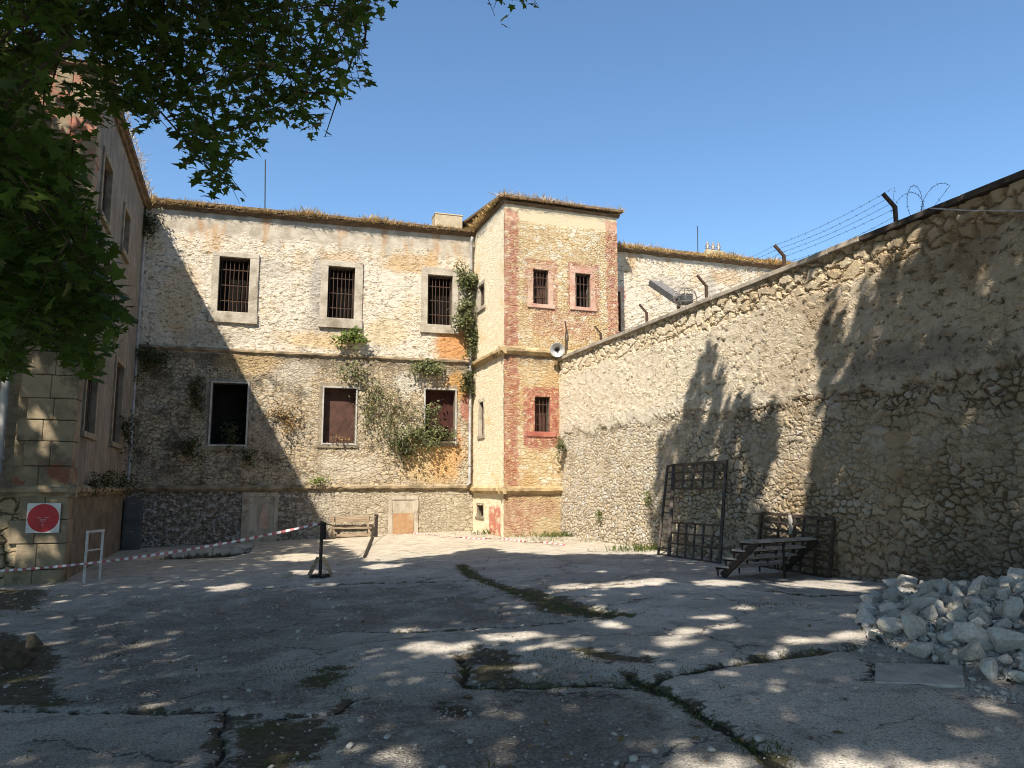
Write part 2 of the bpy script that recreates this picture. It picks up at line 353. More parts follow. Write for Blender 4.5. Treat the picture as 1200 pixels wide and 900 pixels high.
        if k: c = t.mix(t.m_('MULTIPLY', t.blob(uv, bu, bv, ru, rv, .45), k), c, col)
    amp = t.mixf(low, .046, .056); amp = t.mixf(band, amp, .006)
    h = t.m_('ADD', t.m_('MULTIPLY', st, t.mixf(low, t.m_('MULTIPLY', pop, .45), .55)), t.m_('ADD', t.m_('MULTIPLY', mid_, 1.35), t.m_('MULTIPLY', fine, .35)))
    h = t.m_('SUBTRACT', h, t.m_('MULTIPLY', t.m_('MAXIMUM', pit, pit2), .6)); h = t.mixf(t.m_('MULTIPLY', t.m_('MULTIPLY', rem, .7), t.m_('SUBTRACT', 1.0, low)), h, t.m_('ADD', .75, t.m_('MULTIPLY', mid_, .3)))
    return t.bsdf(c, .92, .12, bump=fine, bstr=.5, bdist=.02, disp=h, dscale=amp, mid=.9)

def m_tower():
    t = NT('tower_stone'); uv = t.uv(); u, v, _ = t.sep(uv)
    stn, cell, ed = t.rubble(uv, 4.6, 1.8, .16, .16); stn2, cell2, ed2 = t.rubble(uv, 8.5, 1.5, .16, .24)
    pat = t.mr(t.noise(uv, .7, 4, .6), .40, .55); st = t.mixf(pat, stn, stn2); rnd = t.mixf(pat, cell[0], cell2[0])
    fine = t.noise(uv, 24, 6, .7); mid_ = t.noise(uv, 6, 5, .62)
    c = t.mix(rnd, (.56, .44, .265), (.46, .32, .16)); c = t.mix(t.mr(cell[1], .6, .85), c, (.60, .53, .40))
    c = t.mix(t.m_('MULTIPLY', t.mr(mid_, .47, .62), .6), c, (.63, .53, .365)); c = t.mix(t.m_('MULTIPLY', t.mr(t.noise(t.vm('MULTIPLY', uv, (1, 1.6, 1)), 6, 5, .66), .56, .64), .8), c, (.28, .19, .095))
    c = t.mix(t.m_('MULTIPLY', t.m_('SUBTRACT', 1.0, st), .6), c, (.38, .29, .17))
    och = t.mr(t.noise(uv, .65, 5, .6), .42, .6); och = t.m_('MULTIPLY', och, t.mr(v, 9.0, 5.2))
    c = t.mix(t.m_('MULTIPLY', och, .62), c, (.48, .30, .125))
    band = t.mr(t.m_('ADD', v, t.m_('MULTIPLY', t.noise(uv, 1.6, 4), .35)), 10.85, 10.98); c = t.mix(band, c, (.50, .41, .27))
    grey = t.mr(t.noise(t.vm('MULTIPLY', uv, (2, .25, 1)), 1.0, 5, .6), .58, .72); c = t.mix(t.m_('MULTIPLY', grey, .5), c, (.40, .36, .29))
    return t, uv, u, v, c, st, mid_, fine, band

def m_tower_front():
    t, uv, u, v, c, st, mid_, fine, band = m_tower()
    red = t.mix(t.mr(t.noise(uv, 5, 5, .65), .35, .65), (.30, .09, .064), (.43, .225, .155))
    worn = t.mr(t.noise(uv, 4.5, 6, .72), .62, .47)
    def dab(mask, k=.9):
        nonlocal c; c = t.mix(t.m_('MULTIPLY', t.m_('MULTIPLY', mask, k), worn), c, red)
    dab(t.rect(uv, -.2, .52, .2, 11.1, .04, .2, 2.2), .8); dab(t.rect(uv, 3.86, 4.6, 5.0, 11.2, .05, .22, 2.2), .75)
    for (a, b, e, g, k) in TOWER_RED: dab(t.rect(uv, a, b, e, g, .05, .12, 5.), k)
    for (bu, bv, ru, rv, k) in ((1.75, 7.25, 1.1, .6, .5), (.55, .65, .75, .75, 1.), (1.55, .9, .5, .35, .8), (1.2, 3.0, .5, .35, .6), (2.9, 7.0, .5, .5, .4)): dab(t.blob(uv, bu, bv, ru, rv, .6), k)
    drk = t.mr(t.m_('ADD', v, t.m_('MULTIPLY', t.noise(t.vm('MULTIPLY', uv, (2.2, .3, 1)), 1.2, 5), 1.2)), 6.2, 6.55)
    drk = t.m_('MULTIPLY', drk, t.mr(v, 6.2, 6.05)); c = t.mix(t.m_('MULTIPLY', drk, .6), c, (.22, .14, .085))
    plz = t.mr(v, 1.5, 1.4); plc = t.mix(t.mr(mid_, .4, .6), (.46, .37, .24), (.36, .27, .15)); c2 = t.mix(t.m_('MULTIPLY', plz, .5), c, plc)
    h = t.m_('ADD', t.m_('MULTIPLY', st, .7), t.m_('ADD', t.m_('MULTIPLY', mid_, .9), t.m_('MULTIPLY', fine, .35)))
    return t.bsdf(c2, .92, .12, bump=fine, bstr=.5, bdist=.02, disp=h, dscale=t.mixf(band, .055, .006), mid=1.0)

def m_tower_side():
    t, uv, u, v, c, st, mid_, fine, band = m_tower()
    c = t.mix(.72, c, t.mix(t.mr(mid_, .38, .62), (.82, .75, .59), (.66, .56, .38)))
    c = t.mix(t.m_('MULTIPLY', t.mr(t.noise(uv, .8, 5, .65), .55, .68), .6), c, (.56, .36, .13))
    red = t.m_('MULTIPLY', t.rect(uv, 1.9, 3.2, .0, .95, .06, .2, 3.), t.mr(t.noise(uv, 3, 6, .7), .62, .5)); c = t.mix(t.m_('MULTIPLY', red, .9), c, (.45, .15, .10))
    h = t.m_('ADD', t.m_('MULTIPLY', st, .5), t.m_('ADD', t.m_('MULTIPLY', mid_, .9), t.m_('MULTIPLY', fine, .3)))
    return t.bsdf(c, .92, .12, bump=fine, bstr=.5, bdist=.02, disp=h, dscale=.032, mid=.85)

def m_yardwall():
    t = NT('boundary_wall_stone'); uv = t.uv(); u, v, _ = t.sep(uv)
    edge = t.m_('ADD', v, t.m_('MULTIPLY', t.m_('SUBTRACT', t.noise(t.vm('MULTIPLY', uv, (1, .5, 1)), .9, 5, .65), .5), 1.1))
    up = t.mr(edge, 3.35, 3.5)                                                     # rough render above a worn ledge
    top = t.mr(t.m_('ADD', v, t.m_('MULTIPLY', t.noise(uv, 1.3, 3), .5)), 5.5, 5.62)
    a, ca, ea = t.rubble(uv, 2.6, 1.8, .17, .22, 1.0); b, cb, eb = t.rubble(uv, 5.6, 1.6, .15, .28, .95); c3, cc, ec = t.rubble(uv, 11., 1.4, .18, .28)
    pat = t.mr(t.noise(uv, 1.1, 4, .6), .40, .54)
    far = t.mr(u, 9.0, 5.0)                                                       # smaller stones near the tower
    pat = t.m_('MAXIMUM', pat, far); pat = t.m_('MULTIPLY', pat, t.m_('SUBTRACT', 1.0, t.m_('MULTIPLY', top, .0)))
    st = t.mixf(pat, a, b); rnd = t.mixf(pat, ca[0], cb[0]); rn2 = t.mixf(pat, ca[1], cb[1])
    fine = t.noise(uv, 26, 6, .7); mid_ = t.noise(t.vm('MULTIPLY', uv, (1, 1.3, 1)), 4.6, 9, .70); pop = t.mr(cb[2], .50, .70)
    stc = t.ramp(rnd, [(0, (.31, .255, .18)), (.25, (.49, .415, .30)), (.5, (.41, .36, .285)), (.75, (.56, .475, .345)), (1, (.43, .34, .215))])
    stc = t.mix(t.mr(rn2, .78, .9), stc, (.54, .50, .43)); stc = t.mix(t.mr(fine, .4, .72), stc, t.hsv(stc, .5, .9, .72))
    mort = t.mix(t.mr(mid_, .4, .6), (.38, .315, .225), (.50, .43, .32))
    fillm = t.mr(t.noise(uv, .75, 5, .65), .42, .58)                              # mortar flush with the stones here
    fillm = t.m_('MULTIPLY', fillm, t.mr(t.m_('ADD', v, t.m_('MULTIPLY', t.noise(uv, .8, 3), .8)), 1.5, 2.9, .3, 1.0)); fillm = t.m_('MAXIMUM', fillm, t.m_('MULTIPLY', far, t.mr(v, .8, 2.2, .15, .55)))
    gapc = t.mix(fillm, (.15, .115, .08), mort)
    lo = t.mix(t.mr(st, .12, .5), gapc, stc)
    lo = t.mix(t.m_('MULTIPLY', t.m_('MULTIPLY', fillm, t.mr(mid_, .45, .62)), .75), lo, mort)
    upst = t.m_('MULTIPLY', t.mixf(t.mr(t.noise(uv, 1.1, 4), .40, .52), c3, b), pop)
    ren = t.mix(t.mr(mid_, .36, .64), (.67, .585, .455), (.53, .45, .335)); ren = t.mix(t.m_('MULTIPLY', t.mr(t.noise(uv, .6, 5, .6), .5, .66), .6), ren, (.60, .525, .41))
    upcell = t.mix(cb[0], (.68, .575, .41), (.55, .435, .27)); upc = t.mix(t.m_('MULTIPLY', upst, .45), ren, upcell)
    upc = t.mix(t.m_('MULTIPLY', t.mr(t.noise(t.vm('MULTIPLY', uv, (1, 1.4, 1)), 8, 5, .65), .56, .68), .62), upc, (.33, .26, .17))
    wpit = t.mr(t.noise(t.vm('MULTIPLY', uv, (1, 1.6, 1)), 5.2, 6, .70), .57, .64); upc = t.mix(t.m_('MULTIPLY', wpit, .75), upc, (.25, .185, .11)); c = t.mix(up, lo, upc)
    ledge = t.m_('MULTIPLY', t.mr(edge, 3.32, 3.42), t.mr(edge, 3.85, 3.6)); c = t.mix(t.m_('MULTIPLY', ledge, .85), c, t.mix(t.mr(mid_, .4, .6), (.60, .535, .43), (.48, .415, .32))); under = t.m_('MULTIPLY', t.mr(edge, 3.12, 3.24), t.mr(edge, 3.40, 3.30)); c = t.mix(t.m_('MULTIPLY', under, t.mr(t.noise(uv, 2.5, 4, .6), .44, .60, .0, .75)), c, (.15, .115, .08))
    topc = t.mix(a, (.34, .275, .185), t.mix(ca[0], (.60, .52, .385), (.50, .40, .26))); c = t.mix(top, c, topc)
    damp = t.m_('MULTIPLY', t.mr(t.m_('ADD', v, t.m_('MULTIPLY', t.noise(uv, .7, 5, .65), 1.5)), 2.2, 1.0), t.mr(u, 10.5, 15.5))
    c = t.mix(t.m_('MULTIPLY', damp, .62), c, (.125, .11, .09))
    brown = t.m_('MULTIPLY', t.mr(t.noise(uv, .45, 5, .6), .5, .64), t.mr(u, 8.5, 12.)); c = t.mix(t.m_('MULTIPLY', brown, .55), c, (.23, .155, .082)); c = t.mix(t.m_('MULTIPLY', t.mr(u, 8.5, 12.), .28), c, (.24, .17, .10))  # brown damp staining, also deepened to put part of the tree shade into colour
    run = t.m_('MULTIPLY', t.mr(t.noise(t.vm('MULTIPLY', uv, (1.5, .2, 1)), 1.1, 5, .6), .56, .7), t.mr(v, 1.5, 3.0)); c = t.mix(t.m_('MULTIPLY', run, .5), c, (.22, .185, .135))
    soot = t.blob(uv, 14.4, 3.75, 1.9, .35, .7); c = t.mix(t.m_('MULTIPLY', soot, .5), c, (.16, .135, .105))
    hl = t.m_('ADD', t.m_('MULTIPLY', t.m_('POWER', st, .7), t.mixf(fillm, .9, .42)), t.m_('ADD', t.m_('MULTIPLY', rnd, .3), t.m_('ADD', t.m_('MULTIPLY', mid_, .8), t.m_('MULTIPLY', fine, .25))))
    hu = t.m_('ADD', t.m_('MULTIPLY', upst, .45), t.m_('ADD', t.m_('MULTIPLY', mid_, 1.05), t.m_('SUBTRACT', t.m_('ADD', t.m_('MULTIPLY', fine, .35), .45), t.m_('MULTIPLY', wpit, .55))))
    h = t.mixf(up, hl, hu); h = t.m_('SUBTRACT', t.m_('ADD', h, t.m_('MULTIPLY', ledge, .35)), t.m_('MULTIPLY', under, .15)); h = t.mixf(top, h, t.m_('ADD', t.m_('MULTIPLY', a, .9), t.m_('MULTIPLY', mid_, .6)))
    return t.bsdf(c, .93, .1, bump=fine, bstr=.5, bdist=.02, disp=h, dscale=t.mixf(far, .075, .055), mid=1.0)

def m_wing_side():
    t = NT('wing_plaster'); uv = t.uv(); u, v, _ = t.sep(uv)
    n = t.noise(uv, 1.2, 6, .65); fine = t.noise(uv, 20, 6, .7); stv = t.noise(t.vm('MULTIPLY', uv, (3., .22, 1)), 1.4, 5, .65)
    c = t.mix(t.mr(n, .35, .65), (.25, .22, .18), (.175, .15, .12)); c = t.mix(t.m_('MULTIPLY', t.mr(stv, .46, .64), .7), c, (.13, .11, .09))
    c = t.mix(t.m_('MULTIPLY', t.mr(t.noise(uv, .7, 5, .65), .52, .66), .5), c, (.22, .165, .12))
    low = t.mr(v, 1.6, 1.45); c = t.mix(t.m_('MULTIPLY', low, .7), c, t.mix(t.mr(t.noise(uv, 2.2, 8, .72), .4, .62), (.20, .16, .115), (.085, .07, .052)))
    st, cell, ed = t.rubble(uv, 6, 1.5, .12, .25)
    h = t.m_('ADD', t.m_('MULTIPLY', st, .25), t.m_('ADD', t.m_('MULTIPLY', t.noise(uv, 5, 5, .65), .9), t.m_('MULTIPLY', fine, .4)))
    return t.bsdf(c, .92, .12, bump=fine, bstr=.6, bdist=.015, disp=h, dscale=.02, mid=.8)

def m_wing_front():
    t = NT('wing_rubble'); uv = t.uv(); u, v, _ = t.sep(uv)
    a, ca, ea = t.rubble(uv, 2.6, 1.7, .1, .12); fine = t.noise(uv, 24, 6, .7); mid_ = t.noise(uv, 5, 5, .65)
    c = t.mix(ca[0], (.42, .33, .20), (.33, .25, .15)); c = t.mix(a, (.09, .07, .045), c); c = t.mix(t.mr(mid_, .5, .66), c, (.40, .33, .22))
    up = t.mr(v, 1.5, 1.7); c = t.mix(t.m_('MULTIPLY', up, .8), c, t.mix(t.mr(t.noise(uv, 1.1, 6, .65), .35, .65), (.24, .195, .14), (.13, .105, .075)))
    red = t.m_('MULTIPLY', t.mr(v, 8.0, 8.6), t.mr(t.noise(uv, 1.2, 5, .65), .48, .6)); c = t.mix(t.m_('MULTIPLY', red, .7), c, (.34, .15, .10))
    h = t.m_('ADD', t.m_('MULTIPLY', a, t.mixf(up, .9, .2)), t.m_('ADD', t.m_('MULTIPLY', mid_, .7), t.m_('MULTIPLY', fine, .3)))
    return t.bsdf(c, .92, .12, bump=fine, bstr=.5, bdist=.02, disp=h, dscale=t.mixf(up, .08, .03), mid=.9)

def m_quoin():
    t = NT('quoin_stone'); uv = t.obj(); n = t.noise(uv, 1.8, 6, .65); fine = t.noise(uv, 18, 6, .7)
    c = t.mix(t.mr(n, .35, .65), (.27, .215, .14), (.17, .135, .09)); c = t.mix(t.mr(t.noise(uv, .9, 5, .7), .52, .66), c, (.11, .09, .062))
    z = t.sep(uv)[2]
    red = t.m_('MULTIPLY', t.mr(z, 8.4, 9.0), t.mr(t.noise(uv, 1.8, 6, .7), .50, .60)); c = t.mix(t.m_('MULTIPLY', red, .8), c, (.36, .15, .10))
    red2 = t.m_('MULTIPLY', t.m_('MULTIPLY', t.mr(z, 1.9, 2.1), t.mr(z, 2.75, 2.5)), t.mr(t.noise(uv, 2.2, 5, .65), .5, .58)); c = t.mix(t.m_('MULTIPLY', red2, .8), c, (.19, .065, .04))
    return t.bsdf(c, .9, .15, bump=t.m_('ADD', t.noise(uv, 5, 5, .65), t.m_('MULTIPLY', fine, .5)), bstr=.6, bdist=.03)

def m_ground():
    t = NT('yard_concrete'); p = t.pos(); x, y, z = t.sep(p); xy = t.comb(x, y, 0.0)
    dirt = t.attr('dirt'); crack = t.attr('crack'); grav = t.attr('gravel'); tone = t.attr('tone')
    n1 = t.noise(xy, .6, 6, .6); n2 = t.noise(xy, 3.0, 6, .68); n3 = t.noise(xy, 14, 6, .7); n4 = t.noise(xy, 60, 4, .7)
    con = t.mix(t.mr(n1, .36, .64), (.57, .515, .445), (.40, .36, .31)); con = t.mix(t.m_('MULTIPLY', t.mr(n2, .5, .66), .65), con, (.225, .213, .19))
    con = t.mix(t.m_('MULTIPLY', t.mr(t.noise(t.comb(t.m_('MULTIPLY', x, .35), y), 1.6, 6, .7), .56, .66), .5), con, (.50, .48, .445))
    con = t.mix(t.m_('MULTIPLY', t.mr(n3, .48, .72), .6), con, t.hsv(con, .5, 1., .42)); con = t.mix(t.m_('MULTIPLY', t.mr(n4, .48, .62), .8), con, t.hsv(con, .5, 1., .36))
    con = t.mix(t.mr(t.vor(xy, 26, 'F1', 1.0), .2, .08), con, t.hsv(con, .5, .8, 1.35)); con = t.mix(t.m_('MULTIPLY', t.mr(t.noise(xy, 28, 5, .75), .54, .62), .6), con, (.14, .132, .118))
    con = t.hsv(con, .5, 1., t.m_('ADD', .55, t.m_('MULTIPLY', tone, .9)))
    back = t.mr(y, 15.0, 21.0); con = t.mix(t.m_('MULTIPLY', back, .75), con, t.mix(t.mr(n2, .38, .62), (.50, .43, .32), (.36, .30, .215)))
    soil = t.mix(t.mr(n3, .35, .65), (.16, .13, .09), (.075, .06, .042)); soil = t.mix(t.mr(t.noise(xy, 1.2, 5, .7), .5, .66), soil, (.085, .088, .035))
    peb, cell, ed = t.rubble(xy, 20, 1.0, .1, .3)
    pc = t.mix(t.mr(n3, .36, .62), (.42, .375, .32), (.18, .155, .125)); pc = t.mix(t.mr(t.noise(xy, 34, 5, .75), .55, .62), pc, (.42, .40, .365)); pc = t.mix(t.m_('MULTIPLY', t.mr(n2, .42, .62), .6), pc, (.29, .27, .235)); pc = t.mix(t.m_('MULTIPLY', t.m_('SUBTRACT', 1.0, peb), .5), pc, (.08, .07, .056))
    gm = t.m_('MULTIPLY', t.mr(t.m_('ADD', grav, t.m_('MULTIPLY', t.m_('SUBTRACT', t.noise(xy, 2.2, 6, .72), .5), 2.2)), .42, .85), t.mr(t.noise(t.vm('ADD', xy, (5, 9, 0)), 1.5, 7, .74), .38, .60, .18, .9))
    dm = t.mr(t.m_('ADD', dirt, t.m_('MULTIPLY', t.m_('SUBTRACT', t.noise(xy, 5, 6, .7), .5), 1.4)), .42, .58)
    cm = t.mr(t.m_('ADD', crack, t.m_('MULTIPLY', t.m_('SUBTRACT', t.noise(xy, 9, 4, .7), .5), 1.2)), .58, .74)
    hair = t.m_('MULTIPLY', t.mr(t.vor(t.vm('ADD', xy, t.vm('MULTIPLY', t.noise(xy, 1.6, 5, .65, out=1), (.9, .9, 0))), .55, 'DISTANCE_TO_EDGE', 1.0), .010, .003), t.mr(n1, .44, .54))
    c = t.mix(gm, con, pc); c = t.mix(dm, c, soil); c = t.mix(cm, c, (.035, .03, .02)); c = t.mix(t.m_('MULTIPLY', hair, .75), c, (.05, .045, .035))
    h = t.m_('ADD', t.m_('ADD', t.m_('MULTIPLY', n3, .5), t.m_('MULTIPLY', n4, .25)), t.m_('ADD', t.m_('MULTIPLY', n2, .8), t.m_('MULTIPLY', gm, t.m_('MULTIPLY', peb, .55))))
    h = t.m_('SUBTRACT', h, t.m_('MULTIPLY', hair, .6))
    return t.bsdf(c, .9, .18, bump=h, bstr=1.0, bdist=.05)

def m_leaf(name, col, tr, var=.5, k=.4):
    t = NT(name); r = t.n('ShaderNodeNewGeometry').outputs['Random Per Island']
    c = t.mix(r, tuple(q * (1 - var * .6) for q in col), (col[0] * (1 + var), col[1] * (1 + var * .75), col[2] * (1 + var * .3)))
    d = t.n('ShaderNodeBsdfPrincipled'); t.put(d.inputs['Base Color'], c); d.inputs['Roughness'].default_value = .5; d.inputs['Specular IOR Level'].default_value = .25
    tl = t.n('ShaderNodeBsdfTranslucent'); t.put(tl.inputs[0], t.mix(r, tr, tuple(q * .7 for q in tr)))
    mx = t.n('ShaderNodeMixShader'); mx.inputs[0].default_value = k; t.t.links.new(d.outputs[0], mx.inputs[1]); t.t.links.new(tl.outputs[0], mx.inputs[2])
    t.t.links.new(mx.outputs[0], t.out.inputs[0]); return t.m

def m_planks():
    t = NT('weathered_planks'); p = t.obj(); g = t.noise(t.vm('MULTIPLY', p, (.6, .6, 9)), 4, 5, .6)
    return t.bsdf(t.mix(t.mr(g, .35, .65), (.36, .27, .18), (.20, .145, .095)), .85, .2, bump=g, bstr=.4)
def m_rock():
    t = NT('white_limestone'); p = t.obj(); n = t.noise(p, 6, 6, .65); fine = t.noise(p, 45, 5, .7); r = t.n('ShaderNodeObjectInfo').outputs['Random']
    c = t.mix(t.mr(n, .35, .68), (.74, .70, .625), (.54, .495, .43)); c = t.mix(t.m_('MULTIPLY', t.mr(t.noise(p, 2.5, 5, .7), .54, .66), .55), c, (.46, .40, .31))
    c = t.hsv(c, .5, 1.0, t.m_('ADD', .72, t.m_('MULTIPLY', r, .42)))
    return t.bsdf(c, .9, .15, bump=t.m_('ADD', n, t.m_('MULTIPLY', fine, .4)), bstr=.7, bdist=.03)

def m_fill():
    t = NT('rubble_fill'); p = t.pos(); x, y, z = t.sep(p); q = t.comb(x, y, t.m_('MULTIPLY', z, 1.0))
    a = t.vor(q, 9, 'DISTANCE_TO_EDGE', 1.0, '3D'); cell = t.sep(t.vor(q, 9, 'F1', 1.0, '3D', 'Color')); b = t.vor(q, 22, 'DISTANCE_TO_EDGE', 1.0, '3D'); n = t.noise(q, 14, 6, .7)
    c = t.mix(cell[0], (.66, .64, .60), (.44, .41, .36)); c = t.mix(t.mr(a, .10, .02), c, (.30, .27, .22)); c = t.mix(t.m_('MULTIPLY', t.mr(n, .5, .66), .5), c, (.42, .37, .29))
    h = t.m_('ADD', t.m_('MULTIPLY', t.mr(a, 0., .25), t.m_('ADD', .5, cell[1])), t.m_('ADD', t.m_('MULTIPLY', t.mr(b, 0., .2), .3), t.m_('MULTIPLY', n, .5)))
    return t.bsdf(c, .93, .12, bump=n, bstr=.5, bdist=.01, disp=h, dscale=.06, mid=1.0)

M = dict(
    facade=m_facade(), wing_side=m_wing_side(), wing_front=m_wing_front(), quoin=m_quoin(), yardwall=m_yardwall(), ground=m_ground(), rock=m_rock(), planks=m_planks(),
    trim=m_simple('string_course_stone', (.34, .26, .16), (.15, .115, .075), .9, .15, 0, 2.5, .6, .03, dirt=(.10, .08, .05)),
    trim_pale=m_simple('string_course_pale', (.48, .36, .20), (.34, .24, .12), .9, .15, 0, 2.5, .6, .03, dirt=(.24, .17, .09)),
    surround=m_simple('window_surround_stone', (.44, .385, .30), (.31, .265, .20), .85, .2, 0, 3.2, .7, .03, dirt=(.21, .17, .12)),
    surround_dark=m_simple('window_surround_sooty', (.27, .22, .155), (.16, .13, .09), .9, .15, 0, 4, .5, .02),
    surround_red=m_simple('window_surround_red', (.47, .335, .25), (.40, .195, .145), .9, .15, 0, 2.6, .7, .03, dirt=(.45, .35, .235)),
    surround_red_dark=m_simple('window_surround_deep_red', (.33, .095, .065), (.40, .19, .135), .9, .15, 0, 3, .7, .03, dirt=(.25, .075, .055)),
    reveal=m_simple('window_reveal', (.20, .165, .12), (.12, .10, .07), .9, .1, 0, 4),
    iron=m_simple('rusty_iron', (.055, .035, .026), (.10, .05, .028), .75, .3, .2, 12), steel=m_simple('dark_steel', (.028, .025, .024), (.05, .036, .028), .6, .35, .4, 9),
    greysteel=m_simple('grey_steel', (.30, .265, .23), (.18, .15, .125), .55, .4, .5, 9), inside=m_simple('dark_interior', (.014, .012, .010), (.008, .007, .006), .95, .05, 0, 3),
    redpanel=m_simple('brown_red_shutter', (.085, .042, .030), (.045, .024, .018), .8, .2, 0, 3), darkred=m_simple('dark_red_shutter', (.062, .022, .017), (.035, .014, .012), .85, .15, 0, 3),
    palemetal=m_simple('pale_metal', (.44, .42, .38), (.28, .255, .22), .6, .35, .1, 5, .3), pipe=m_simple('drainpipe_grey', (.34, .325, .30), (.22, .205, .19), .6, .35, 0, 3),
    coping=m_simple('coping_concrete', (.40, .345, .27), (.25, .215, .17), .9, .15, 0, 2.2, .6, .02, dirt=(.16, .135, .11)), coping_dark=m_simple('coping_dark', (.085, .07, .058), (.045, .038, .032), .9, .1, 0, 3, .6, .02),
    tile=m_simple('eave_tile', (.17, .115, .07), (.095, .065, .042), .9, .15, 0, 5), chimney=m_simple('chimney_render', (.44, .36, .235), (.33, .265, .17), .9, .15, 0, 3),
    straw=m_leaf('dry_grass', (.50, .36, .17), (.40, .28, .12), .5, .3), grass=m_leaf('green_grass', (.085, .115, .030), (.12, .17, .04), .6, .35),
    plane=m_leaf('plane_leaf', (.044, .072, .016), (.125, .225, .028), .6, .43), shrub=m_leaf('shrub_leaf', (.115, .13, .058), (.10, .13, .04), .55, .3), shrub_dark=m_leaf('ivy_leaf', (.05, .06, .022), (.05, .07, .02), .55, .25),
    bright=m_leaf('fresh_leaf', (.115, .16, .035), (.14, .21, .04), .5, .35), driedleaf=m_leaf('dry_stem', (.20, .135, .06), (.15, .10, .05), .5, .2),
    bark=m_simple('bark', (.16, .13, .095), (.26, .235, .185), .9, .15, 0, 3, .7, .03), twig=m_simple('twig', (.06, .045, .028), (.04, .03, .02), .9, .1),
    white=m_simple('white_board', (.66, .64, .61), (.56, .54, .51), .55, .35, 0, 3, .05), red=m_simple('red_disc', (.46, .018, .022), (.37, .014, .018), .5, .4, 0, 4, .05),
    whitemetal=m_simple('white_painted_metal', (.50, .49, .47), (.32, .31, .29), .5, .4, 0, 8), cabinet=m_simple('cabinet_grey', (.085, .09, .088), (.06, .062, .06), .5, .4, .2, 3, .1),
    tape_w=m_simple('tape_white', (.62, .60, .58), (.54, .52, .50), .45, .4, 0, 3, .05), tape_r=m_simple('tape_red', (.38, .10, .11), (.30, .08, .09), .45, .4, 0, 3, .05),
    concrete=m_simple('slab_concrete', (.50, .465, .415), (.34, .315, .28), .9, .2, 0, 4, .6, .01), rubblefill=m_fill(),
    panelwood=m_simple('pale_plaster_panel', (.43, .37, .28), (.30, .25, .185), .85, .2, 0, 6, .6, .015, streak=True, dirt=(.20, .16, .115)), orange=m_simple('orange_brown_board', (.36, .215, .11), (.29, .165, .085), .85, .2, 0, 5, .5, .01, dirt=(.36, .28, .18)),
    horn=m_simple('loudspeaker_grey', (.46, .45, .43), (.34, .33, .31), .5, .4, 0, 5, .1), darkstone=m_simple('dark_boulder', (.16, .13, .09), (.085, .07, .05), .9, .1, 0, 4, .7, .04),
    rustgrid=m_simple('rusty_grid_steel', (.085, .066, .054), (.045, .032, .025), .65, .35, .3, 9),
    tread=m_simple('worn_tread', (.36, .33, .305), (.20, .18, .16), .8, .25, 0, 5),
    blacktar=m_simple('tar_patch', (.012, .012, .012), (.02, .018, .016), .8, .2))

# ---------------------------------------------------------------- survey of the walls
FD = np.array([math.sin(math.radians(92.3)), math.cos(math.radians(92.3)), 0.0])     # rear facade runs along this
FP = np.array([8.25, 27.6, 0.0]); FO = FP - FD * (11.65 / FD[0]); FN = np.cross(FD, (0, 0, 1.0)); FL = 11.65 / FD[0]
TX, TY, WX, GX, GY = 8.25, 24.1, 10.27, -3.4, 18.75           # tower corner, boundary wall plane, wing planes
EAVE, S2, S1, WTOP = 11.2, 6.28, 1.55, 5.96
def on_facade(x, y): p = hit(x, y, FP, FN); return float((p - FO) @ FD), float(p[2])
def on_tower(x, y): p = hit(x, y, (0, TY, 0), (0, 1, 0)); return float(p[0] - TX), float(p[2])
TSO = np.array([TX, TY + 3.5, 0.0]); TSD = np.array([0, -1.0, 0])                     # tower side: u runs from the facade to the corner
def on_tside(x, y): p = hit(x, y, (TX, 0, 0), (1, 0, 0)); return float(TSO[1] - p[1]), float(p[2])
def on_wing(x, y): p = hit(x, y, (GX, 0, 0), (1, 0, 0)); return float(p[1] - GY), float(p[2])
def on_wfront(x, y): p = hit(x, y, (0, GY, 0), (0, 1, 0)); return float(p[0]), float(p[2])
def rect_of(fn, x0, y0, x1, y1):
    a, b = fn(x0, (y0 + y1) / 2)[0], fn(x1, (y0 + y1) / 2)[0]; xm = (x0 + x1) / 2; return (min(a, b), max(a, b), fn(xm, y1)[1], fn(xm, y0)[1])

